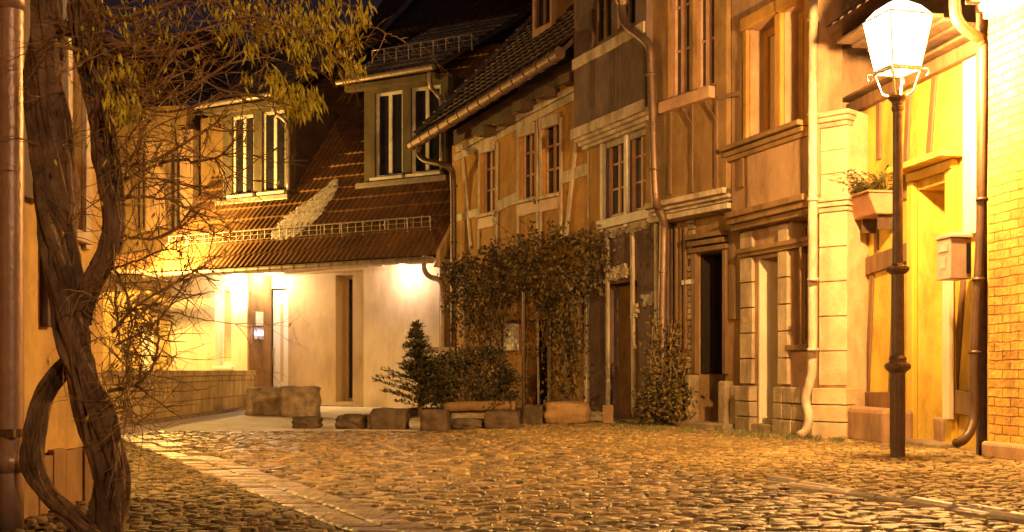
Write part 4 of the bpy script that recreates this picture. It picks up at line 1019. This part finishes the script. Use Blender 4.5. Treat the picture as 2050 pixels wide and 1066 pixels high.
rock('garden_rock', 'broad dark block standing left of the little conifer trunk', 'rock', 778, 863, 76, 46, 'rock_dark', 7, boxy=.85, group=g_, rough=.05)
rock('garden_rock', 'dark square block right below the little conifer', 'rock', 870, 865, 56, 46, 'rock_dark', 8, boxy=.9, rough=.04, group=g_)
rock('garden_rock', 'dull flat rock under the round shrub, beside the fence rail', 'rock', 935, 862, 70, 24, 'rock_dark', 10, group=g_)
rock('garden_rock', 'dark brown block in front of the vine, right of the flat rock', 'rock', 1005, 862, 72, 40, 'rock_dark', 11, boxy=.8, group=g_, rough=.05)
rock('garden_rock', 'dark block touching the big warm boulder', 'rock', 1066, 852, 42, 42, 'rock_dark', 12, boxy=.85, group=g_)
rock('boulder', 'big warm brown boulder at the foot of the vine stem', 'boulder', 1136, 852, 98, 50, 'rock_warm', 13, boxy=.55, rough=.05)
rock('stone_post', 'short upright sandstone post left of the dark narrow doorway', 'stone post', 1218, 850, 22, 40, 'rock_warm', 14, boxy=.9, rough=.03)
rock('stone_post', 'stubby pale stone right of the boulder', 'stone post', 1192, 846, 26, 22, 'rock_pale', 15, boxy=.8, rough=.05)
# timber edging of the raised bed
for k, (x0, x1, y, D, lab) in enumerate(((800, 900, 848, 18.6, 'short pale log edging the raised bed behind the little conifer'), (890, 1032, 815, 19.2, 'long weathered log lying on the raised bed under the shrub'), (905, 1040, 838, 18.4, 'lower weathered log of the raised bed behind the front rocks'))):
    a = P(x0, y, D); b = P(x1, y-3, D-.2); l_ = MB().tube([a.lerp(b, i/8)+Vector((0, 0, rnd.uniform(-.008, .008))) for i in range(9)], .085, 10)
    tag(obj('log', l_, 'rock_warm' if k == 1 else 'rock_pale', smooth=True), lab, 'log', 'logs edging the raised bed')
bed = MB(); bb = P(915, 850, 20.2)
rock('raised_bed', 'mound of dark soil and stones carrying the conifer and round shrub', 'mound', 930, 846, 250, 26, 'earth', 22, boxy=.6, depth=.4, D=19.4)
# stacked pale bricks behind conifer
st = MB(); rr = random.Random(6)
for k in range(7):
    D = 21.0; p = P(880, 700+k*17, D); 
    for j in range(2): st.wbox(p.x-.28+.28*j, p.x-.02+.28*j, D, D+.2, p.z-.06+rr.uniform(-.003, .003), p.z+.04)
tag(obj('stacked_stones', st, 'sandstone', bevel=.012), 'narrow stack of pale flat stones between the white wall and the vine', 'stone stack')
# post holding up the vine
p = G(1048, 846)
tag(obj('iron_post', MB().tube([(p.x, p.y, 0), (p.x, p.y, P(1048, 585, p.y).z)], .022, 8), 'iron'), 'thin dark iron post supporting the vine', 'post')

# ------------------------------------------------------------------ greenery at the middle houses
def leaf_cloud(mb, r, pts, n, size, droop=.5):
    for _ in range(n):
        c, s = r.choice(pts); p = Vector((r.gauss(0, 1), r.gauss(0, 1), r.gauss(0, 1)))
        p = Vector((c.x+p.x*s[0], c.y+p.y*s[1], c.z+p.z*s[2]))
        d = Vector((r.uniform(-1, 1), r.uniform(-1, 1), r.uniform(-1, 1)-droop)); l = size*r.uniform(.6, 1.3)
        mb.leaf(p, d, l, l*.62, Vector((r.uniform(-1, 1), r.uniform(-1, 1), r.uniform(-.5, 1))))
vn = thing('climbing_vine', tuple(F3.pw(1140, 800, .2)), 'mass of brownish vine foliage hanging over the ochre timbered wall', 'vine')
r = random.Random(21); mb = MB(); pts = []
top = [(905, 530), (940, 512), (985, 505), (1040, 488), (1090, 478), (1150, 470), (1205, 480)]
bot = [(905, 620), (950, 650), (985, 575), (1040, 590), (1100, 625), (1150, 575), (1205, 545)]
for i in range(len(top)-1):
    for k in range(12):
        f = r.random(); x = top[i][0]+(top[i+1][0]-top[i][0])*f; yt = top[i][1]+(top[i+1][1]-top[i][1])*f; yb = bot[i][1]+(bot[i+1][1]-bot[i][1])*f
        g = r.random()**1.3; pts.append((F3.pw(x, yt+12+r.uniform(-14, 10)+(yb-yt)*g, r.uniform(.15, .6)), (.14, .12, .10)))
leaf_cloud(mb, r, pts, 3600, .062); leaf_cloud(mb, r, pts[::2], 1700, .09)
# trailing strands
stm = MB()
for k in range(62):
    x = r.choice([r.uniform(905, 1010), r.uniform(1050, 1130), r.uniform(905, 1195), r.uniform(1120, 1165)]); y = r.uniform(560, 620); L = r.uniform(50, 170)*(1 if x < 1165 else .4)
    if 1000 < x < 1045: L *= .4
    p0 = F3.pw(x, y, r.uniform(.15, .5)); p1 = F3.pw(x+r.uniform(-10, 10), y+L, r.uniform(.1, .35)); n = int(L/4.2)
    ps = [p0.lerp(p1, i/6)+Vector((r.uniform(-.04, .04), 0, 0)) for i in range(7)]; stm.tube(ps, .008, 4)
    for i in range(n):
        q = p0.lerp(p1, i/n)+Vector((r.gauss(0, .05), r.gauss(0, .04), 0)); mb.leaf(q, Vector((r.uniform(-1, 1), r.uniform(-1, 1), -1)), r.uniform(.05, .1), .05, Vector((r.uniform(-1, 1), -1, 0)))
for k in range(46):
    x = r.uniform(900, 1208); i_ = min(5, max(0, int((x-905)/50))); y = top[i_][1]+r.uniform(-8, 14); p0 = F3.pw(x, y, r.uniform(.2, .5)); dr0 = Vector((r.uniform(-.5, .5), r.uniform(-.5, .2), r.uniform(.1, 1)))
    L = r.uniform(.2, .55); ps = [p0+dr0*L*i/5+Vector((0, 0, -.12*(i/5)**2)) for i in range(6)]; mb.tube(ps, .006, 4)
    for i in range(14):
        q = p0.lerp(ps[-1], i/13)+Vector((r.gauss(0, .03),)*3); mb.leaf(q, Vector((r.uniform(-1, 1), r.uniform(-1, 1), r.uniform(-1, .6))), r.uniform(.05, .11), .05, Vector((r.uniform(-1, 1), -1, 0)))
# the stem above the boulder, and a tuft round it
for k in range(7):
    ps = [F3.pw(1120+k*6+r.uniform(-8, 8), 830-j*28, .25+r.uniform(-.08, .08)) for j in range(10)]; stm.tube(smooth_path(ps, 3), .016, 5)
leaf_cloud(mb, r, [(F3.pw(1140+r.uniform(-30, 35), r.uniform(660, 810), .35), (.12, .1, .14)) for _ in range(16)], 420, .075)
obj('foliage', mb, 'vine_leaf', vn); obj('stem', stm, 'twig', vn)
# loose tendrils above
td = MB()
for pl_ in ([(985, 440), (1010, 460), (1040, 480), (1060, 500)], [(975, 500), (1005, 480), (1030, 485), (1060, 478)], [(1120, 500), (1140, 470), (1160, 480)], [(990, 470), (1005, 500), (1030, 515)]):
    td.tube(smooth_path([F3.pw(x, y, .25) for x, y in pl_], 5), .009, 5)
obj('tendril', td, 'twig', vn)

# conifer
cf = thing('conifer', tuple(P(838, 850, 18.9)), 'small pointed conifer in front of the white wall', 'conifer')
r = random.Random(31); mb = MB(); Dc = 18.9; bs = P(842, 840, Dc); tp = P(834, 650, Dc)
for k in range(210):
    f = r.random()**.85; c = bs.lerp(tp, .10+.9*f); R0 = (1-f)*.50+.05; a = r.uniform(0, 6.28); R0 *= r.uniform(.45, 1.3)
    if math.cos(a) < -.7 and f < .35: R0 *= 1.4
    d = Vector((math.cos(a), math.sin(a), .35)); n = max(4, int(R0/.022))
    for i in range(n):
        t_ = i/n; q = c+d*R0*t_+Vector((0, 0, -.10*t_*t_+.06*t_))
        for m_ in range(3): mb.leaf(q+Vector((r.gauss(0, .012), r.gauss(0, .012), r.gauss(0, .012))), d+Vector((r.uniform(-.9, .9), r.uniform(-.9, .9), r.uniform(-.4, .7))), r.uniform(.05, .10), .028, Vector((r.uniform(-.6, .6), r.uniform(-.6, .6), 1)))
obj('crown', mb, 'conifer_leaf', cf); obj('trunk', MB().tube([bs+Vector((0, 0, -.1)), tp], [.035, .006], 8), 'bark', cf)
# round shrub
sb_ = thing('shrub', tuple(P(950, 845, 19.2)), 'broad rounded dark shrub between the conifer and the letter box', 'shrub')
mb = MB(); st = MB(); b0 = P(945, 838, 19.4); pts = []
for k in range(46):
    x = r.uniform(872, 1022); y = r.uniform(700, 808); e = ((x-945)/85)**2+((y-775)/82)**2
    if e > 1: continue
    c = P(x, y, 19.4+r.uniform(-.45, .3)); pts.append((c, (.09, .08, .08))); st.tube([b0, b0.lerp(c, .5)+Vector((0, 0, .05)), c], [.015, .01, .005], 5)
leaf_cloud(mb, r, pts, 5200, .06, .1)
for k in range(60):   # ragged outer sprays
    a = r.uniform(.1, 3.04); c = P(945, 780, 19.3); d = Vector((math.cos(a)*1.0, r.uniform(-.5, .3), math.sin(a)*.9)); 
    for i in range(16): mb.leaf(c+d*(.48+.018*i)+Vector((r.gauss(0, .015),)*3), d+Vector((r.uniform(-.8, .8), 0, r.uniform(-.6, .6))), .06, .025, Vector((r.uniform(-1, 1), -1, .3)))
obj('foliage', mb, 'shrub_leaf', sb_); obj('stem', st, 'twig', sb_)
# climber at the pipe
cl_ = thing('climbing_shrub', tuple(P(1325, 848, 17.2)), 'tall thin climber with bushy foot growing round the copper downpipe', 'shrub')
mb = MB(); st = MB()
for k in range(16):
    x0 = r.uniform(1300, 1362); x1 = x0+r.uniform(-18, 16); yt = r.uniform(625, 760); ps = [P(x0+(x1-x0)*j/7+r.uniform(-5, 5), 845-(845-yt)*j/7, 17.0+r.uniform(-.12, .12)) for j in range(8)]
    st.tube(smooth_path(ps, 3), .008, 5)
    for j in range(1, 8):
        for m_ in range(11): mb.leaf(ps[j]+Vector((r.gauss(0, .05), r.gauss(0, .06), r.gauss(0, .07))), Vector((r.uniform(-1, 1), r.uniform(-1, 1), r.uniform(-1, .6))), r.uniform(.04, .085), .04, Vector((r.uniform(-1, 1), -1, .5)))
leaf_cloud(mb, r, [(P(1328+r.uniform(-34, 38), r.uniform(785, 832), 16.9+r.uniform(-.15, .15)), (.10, .1, .07)) for _ in range(24)], 2600, .07, .1)
obj('foliage', mb, 'vine_leaf', cl_); obj('stem', st, 'twig', cl_)
# tufts along the wall foot
gr = MB()
for k in range(2600):
    f = r.random(); x = 1190+f*500; y = 846+f*34+r.uniform(-4, 12); p = G(x, y)
    if noise.noise(Vector((x*.03, 0, 0))) < -.1: continue
    for m_ in range(2): gr.leaf(Vector((p.x+r.gauss(0, .02), p.y, 0)), Vector((r.uniform(-.6, .6), r.uniform(-.6, .6), 1)), r.uniform(.02, .07), .008, Vector((0, -1, 0)))
tag(obj('weeds', gr, 'fern_leaf'), 'low weeds and grass growing along the foot of the house walls', 'weeds', kind='stuff')

# ------------------------------------------------------------------ street lamp
sc = LD/FP; lx = (1797-CX)*sc
def zz(y): return CH+(HY-y)*sc
sl = thing('street_lamp', (lx, LD, 0), 'old cast iron street lamp with brightly lit glass lantern', 'street lamp')
def prof(l): return [(r_*sc, zz(y)) for r_, y in l]
obj('post', MB().lathe((lx, LD), prof([(20, 923), (20, 918), (15.5, 914), (14.5, 905), (14.5, 748), (17, 745), (21, 742), (25, 738), (26, 733), (24, 729), (18, 726), (16, 722), (18, 718), (13, 712), (12.5, 550), (16, 548), (21, 544), (23, 540), (22, 535), (13, 533), (10.5, 528), (9.5, 300), (9.5, 225), (12, 221), (12, 215), (10, 212), (12, 205), (19, 198), (19, 194)]), 20), 'iron', sl, smooth=False)
fl = MB()
for k in range(10):
    a = 2*math.pi*k/10; fl.tube([(lx+14.6*sc*math.cos(a), LD+14.6*sc*math.sin(a), zz(900)), (lx+14.6*sc*math.cos(a), LD+14.6*sc*math.sin(a), zz(755))], .0045, 5)
obj('fluting', fl, 'iron', sl)
cg = MB()
for k in range(4):
    a = math.pi/4+k*math.pi/2+.28
    ps = [Vector((lx+rr_*sc*math.cos(a), LD+rr_*sc*math.sin(a), zz(y))) for rr_, y in ((18, 192), (30, 186), (36, 170), (44, 148))]
    cg.tube(smooth_path(ps, 4), .010, 6)
    ps = [Vector((lx+rr_*sc*math.cos(a), LD+rr_*sc*math.sin(a), zz(y))) for rr_, y in ((44, 146), (56, 145), (60, 153), (53, 158), (50, 152))]
    cg.tube(smooth_path(ps, 4), .008, 6)
obj('cradle', cg, 'galvanised', sl)
lr = MB(); rq = lambda r0, y: [Vector((lx+r0*sc*math.cos(math.pi/4+k*math.pi/2+.28), LD+r0*sc*math.sin(math.pi/4+k*math.pi/2+.28), zz(y))) for k in range(4)]
for r0, y, rd in ((46, 144, .013), (45, 139, .009), (68, 38, .010)):
    q4 = rq(r0, y)
    for k in range(4): lr.tube([q4[k], q4[(k+1) % 4]], rd, 6)
q4 = rq(45, 142)
lr.tube([q4[0], q4[2]], .006, 6); lr.tube([q4[1], q4[3]], .006, 6)
for k in range(4):
    a = math.pi/4+k*math.pi/2+.28; p0 = Vector((lx+45*sc*math.cos(a), LD+45*sc*math.sin(a), zz(140))); p1 = Vector((lx+68*sc*math.cos(a), LD+68*sc*math.sin(a), zz(38)))
    lr.tube([p0, p1], .006, 6)
obj('lantern_frame', lr, 'galvanised', sl)
gl = MB()
rg = lambda r0, y: [Vector((lx+r0*sc*math.cos(math.pi/4+k*math.pi/2+.28), LD+r0*sc*math.sin(math.pi/4+k*math.pi/2+.28), zz(y))) for k in range(4)]
a = rg(44, 138); b = rg(67, 38)
gl.add(a+b, [(i, (i+1) % 4, 4+(i+1) % 4, 4+i) for i in range(4)])
obj('lantern_glass', gl, 'lantern_glow', sl)
c = rg(67, 37); e = rg(44, 16); f = rg(20, 4)
obj('lantern_hood', MB().add(c+e+f, [(i, (i+1) % 4, 4+(i+1) % 4, 4+i) for i in range(8) if i % 4 != 3]+[(3, 0, 4, 7), (7, 4, 8, 11), (8, 9, 10, 11)]), 'lantern_glow', sl)
obj('mantle', MB().lathe((lx, LD), [(.012, zz(118)), (.022, zz(108)), (.022, zz(98)), (.010, zz(90))], 12), 'mantle', sl, smooth=True)

# ------------------------------------------------------------------ the twisted wisteria by the near wall
tr = thing('wisteria', tuple(P(215, 1110, 5.6)), 'old twisted wisteria with bare twigs and yellow leaves before the left house', 'wisteria')
Dt = 5.6; r = random.Random(77)
def trunk(pts, seed, D0=Dt):
    ps = [P(x, y, D0+dd) for x, y, w, dd in pts]; pth = smooth_path(ps, 10); rad = lerpl([.73*w/2*D0/FP for _, _, w, _ in pts], len(pth))
    def shape(i, a):
        tw = i*.045+seed
        s = 1+.17*math.sin(2*(a+tw))+.13*math.sin(5*(a+tw*1.3)+seed)+.09*math.sin(9*(a+tw)+i*.05)+.05*math.sin(16*(a+tw*.8)+i*.09)
        return s*(1+.22*noise.noise(Vector((math.cos(a)*1.2, math.sin(a)*1.2, i*.10+seed*5)))+.12*noise.noise(Vector((math.cos(a+tw)*5, math.sin(a+tw)*5, i*.04+seed)))+.09*noise.noise(Vector((math.cos(a+tw)*11, math.sin(a+tw)*11, i*.10+seed))))
    mb = MB().tube(pth, rad, 110, shape=shape); q = random.Random(int(seed*10))
    for k in range(22):      # fibrous strips of bark winding up the stem
        n = len(pth); i0 = q.randrange(0, n-14); ln = q.randrange(10, min(46, n-i0)); a0 = q.uniform(0, 6.28); up = Vector((0, 1, 0)); ps = []; rs = []
        w0 = q.uniform(.10, .22)
        for i in range(i0, i0+ln):
            t = (pth[min(i+1, n-1)]-pth[max(i-1, 0)]).normalized(); nx = (up-t*up.dot(t)).normalized(); ny = t.cross(nx); a = a0+i*.045
            f = math.sin(math.pi*(i-i0+.5)/ln)
            ps.append(pth[i]+(nx*math.cos(a)+ny*math.sin(a))*rad[i]*(.98+.06*f+.05*noise.noise(Vector((i*.3, k, seed))))); rs.append(rad[i]*w0*(.25+.75*f)*(1+.3*noise.noise(Vector((i*.5, k*2.1, 3)))))
        mb.tube(ps, rs, 6)
    return mb, pth
T1, p1 = trunk([(205, 1170, 100, .1), (212, 1060, 84, .05), (222, 960, 76, .0), (200, 860, 78, 0), (168, 765, 70, 0), (146, 690, 80, .0), (135, 610, 88, 0), (122, 520, 96, 0), (112, 420, 100, .05), (102, 300, 86, .1), (92, 180, 78, .1), (92, 80, 84, .1), (84, -40, 60, .1)], 1.0)
T2, p2 = trunk([(158, 640, 66, .05), (182, 570, 62, .0), (215, 505, 58, -.03), (228, 440, 54, -.03), (220, 360, 60, 0), (208, 280, 58, .04), (196, 190, 62, .05), (182, 100, 74, .05), (170, 20, 86, .05), (160, -60, 70, 0)], 2.3)
T3, p3 = trunk([(165, 705, 50, .12), (118, 750, 52, .12), (84, 800, 48, .15), (70, 860, 52, .15), (66, 930, 46, .12), (92, 985, 42, .05), (140, 1030, 46, -.03), (190, 1080, 60, -.05)], 4.1)
T4, p4 = trunk([(75, 130, 34, .15), (110, 60, 40, .1), (210, 80, 30, 0), (260, 110, 20, -.05), (330, 108, 14, -.1)], 6.7)
for Tm in (T1, T2, T3, T4): obj('trunk', Tm, 'bark', tr, smooth=True)
tw = MB(); lv = MB(); tips = []
def twig(p, d, L, rad, lvl):
    n = max(4, int(L/.03)); pts = [p.copy()]; d = d.normalized(); cur = Vector((r.uniform(-1, 1), r.uniform(-1, 1), r.uniform(-1, 1)))*.12
    for i in range(n):
        d = (d+cur*.6+Vector((r.gauss(0, .10), r.gauss(0, .10), r.gauss(0, .10)-.01))).normalized(); p = p+d*L/n; pts.append(p.copy())
    tw.tube(pts, lerpl([rad, rad*.45], len(pts)), 4 if lvl else 5, cap=False); tips.append(p)
    if lvl < 2:
        for k in range(r.choice((2, 3, 4)) if lvl == 0 else r.choice((0, 1, 2))):
            i = r.randrange(1, len(pts)); side = Vector((r.uniform(-1, 1), r.uniform(-1, 1), r.uniform(-1, 1)))
            twig(pts[i], d*.8+side*.8, L*r.uniform(.35, .7), rad*.65, lvl+1)
mains = [([(110, 90), (250, 112), (400, 92), (530, 15)], .012), ([(230, 150), (330, 195), (430, 145), (505, 88)], .010), ([(215, 200), (340, 225), (470, 190), (590, 215)], .008),
 ([(225, 330), (300, 325), (400, 268), (452, 232)], .010), ([(230, 370), (330, 325), (425, 320), (470, 285)], .009), ([(225, 400), (320, 395), (385, 420), (430, 462)], .008),
 ([(180, 60), (300, 20), (440, -25), (560, -60)], .010), ([(190, 15), (330, 70), (470, 40), (640, -15)], .009), ([(380, -20), (500, 30), (620, 70), (705, 130)], .007),
 ([(225, 665), (275, 612), (345, 570), (402, 535)], .009), ([(235, 690), (300, 655), (345, 605), (372, 560)], .007), ([(215, 785), (280, 765), (312, 715), (318, 640)], .011), ([(225, 630), (300, 618), (400, 640), (510, 655)], .004),
 ([(225, 470), (300, 480), (360, 455), (400, 420)], .008), ([(220, 540), (280, 520), (330, 500), (375, 505)], .006), ([(205, 260), (260, 240), (330, 130), (370, 60)], .007), ([(215, 330), (280, 240), (300, 150), (350, 40)], .006),
 ([(225, 420), (270, 300), (320, 250), (420, 215)], .006), ([(230, 430), (290, 360), (400, 375), (480, 345)], .007), ([(220, 740), (260, 800), (250, 850), (240, 860)], .005), ([(225, 520), (262, 640), (250, 760), (270, 860)], .007), ([(228, 560), (240, 680), (262, 740), (245, 840)], .006),
 ([(560, -60), (690, 10), (760, 60), (815, 78)], .005)]
for pts, rad in mains:
    dd = r.uniform(-.35, .15); ps = smooth_path([P(x, y, Dt+dd*(i/3)) for i, (x, y) in enumerate(pts)], 9); 
    ps = [p+Vector((r.gauss(0, .004),)*3) for p in ps]
    tw.tube(ps, lerpl([rad, rad*.4], len(ps)), 6)
    for k in range(10 if rad > .005 else 5):
        i = r.randrange(3, len(ps)); t_ = (ps[i]-ps[i-1]).normalized(); 
        twig(ps[i], t_*.9+Vector((r.uniform(-.8, .8), r.uniform(-.8, .8), r.uniform(-.9, .9))), r.uniform(.10, .34), rad*.45, 0)
for k in range(95):    # short spur twigs knotted round the trunks
    p = r.choice([p1[r.randrange(55, len(p1))], p2[r.randrange(5, len(p2))], p2[r.randrange(40, len(p2))], p4[r.randrange(len(p4))]])
    twig(p, Vector((r.uniform(-.2, 1.4), r.uniform(-1, .2), r.uniform(-.8, .9))), r.uniform(.12, .45), .0035, 0)
for k in range(25):
    x = r.uniform(240, 430); y = r.uniform(20, 520)*(.6 if x > 330 else 1)+20
    twig(P(x, y, Dt+r.uniform(-.2, .3)), Vector((r.uniform(-1, 1.3), r.uniform(-.5, .5), r.uniform(-.8, .8))), r.uniform(.15, .4), .0032, 0)
for k in range(95):     # the spray low on the right of the trunk
    x = r.uniform(225, 275); y = r.uniform(560, 850)
    twig(P(x, y, Dt+r.uniform(-.1, .3)), Vector((r.uniform(-.4, 1.3), r.uniform(-.5, .5), r.uniform(-.4, .8))), r.uniform(.10, .30), .0028, 0)
obj('twigs', tw, 'twig', tr)
def cluster(x, y, s, n, D0=Dt, big=1):
    c = P(x, y, D0+r.uniform(-.25, .2)); k = D0/FP
    for _ in range(int(n*.7)):
        p = c+Vector((r.gauss(0, s*k*.8), r.gauss(0, s*k), r.gauss(0, s*k*.9)))
        lv.leaf(p, Vector((r.gauss(.12, .35), r.gauss(0, .35), -1)), r.uniform(.040, .075)*big, .012*big, Vector((r.uniform(-1, 1), -1, r.uniform(-.3, .3))))
for a in [(470, 8, 20, 60), (530, 18, 24, 90), (590, 30, 26, 110), (640, 45, 24, 110), (680, 90, 22, 80), (706, 130, 14, 50), (722, 22, 16, 60), (660, 8, 24, 90), (600, 85, 18, 60), (548, 150, 14, 60), (570, 185, 18, 120), (605, 200, 18, 110), (632, 196, 12, 50), (590, 215, 14, 60), (455, 60, 18, 40), (505, 92, 12, 30), (245, 205, 20, 90), (225, 140, 24, 70), (262, 160, 18, 60), (520, 60, 20, 50), (420, 5, 22, 40), (250, 220, 14, 60), (610, 130, 10, 25), (655, 120, 10, 30), (390, 110, 10, 8), (490, 150, 8, 14), (275, 100, 22, 40), (260, 40, 24, 50), (330, 30, 24, 30), (700, 60, 16, 50), (560, 60, 22, 60)]: cluster(*a)
for k in range(60): cluster(r.uniform(200, 430), r.uniform(10, 480), 10, 2, big=.7)
for k in range(30): cluster(r.uniform(215, 275), r.uniform(560, 850), 10, 2, big=.6)
for k in range(100): lv.leaf(r.choice(tips), Vector((r.gauss(0, .5), r.gauss(0, .3), -1)), .04, .014, Vector((r.uniform(-1, 1), -1, 0)))
obj('foliage', lv, 'yellow_leaf', tr)
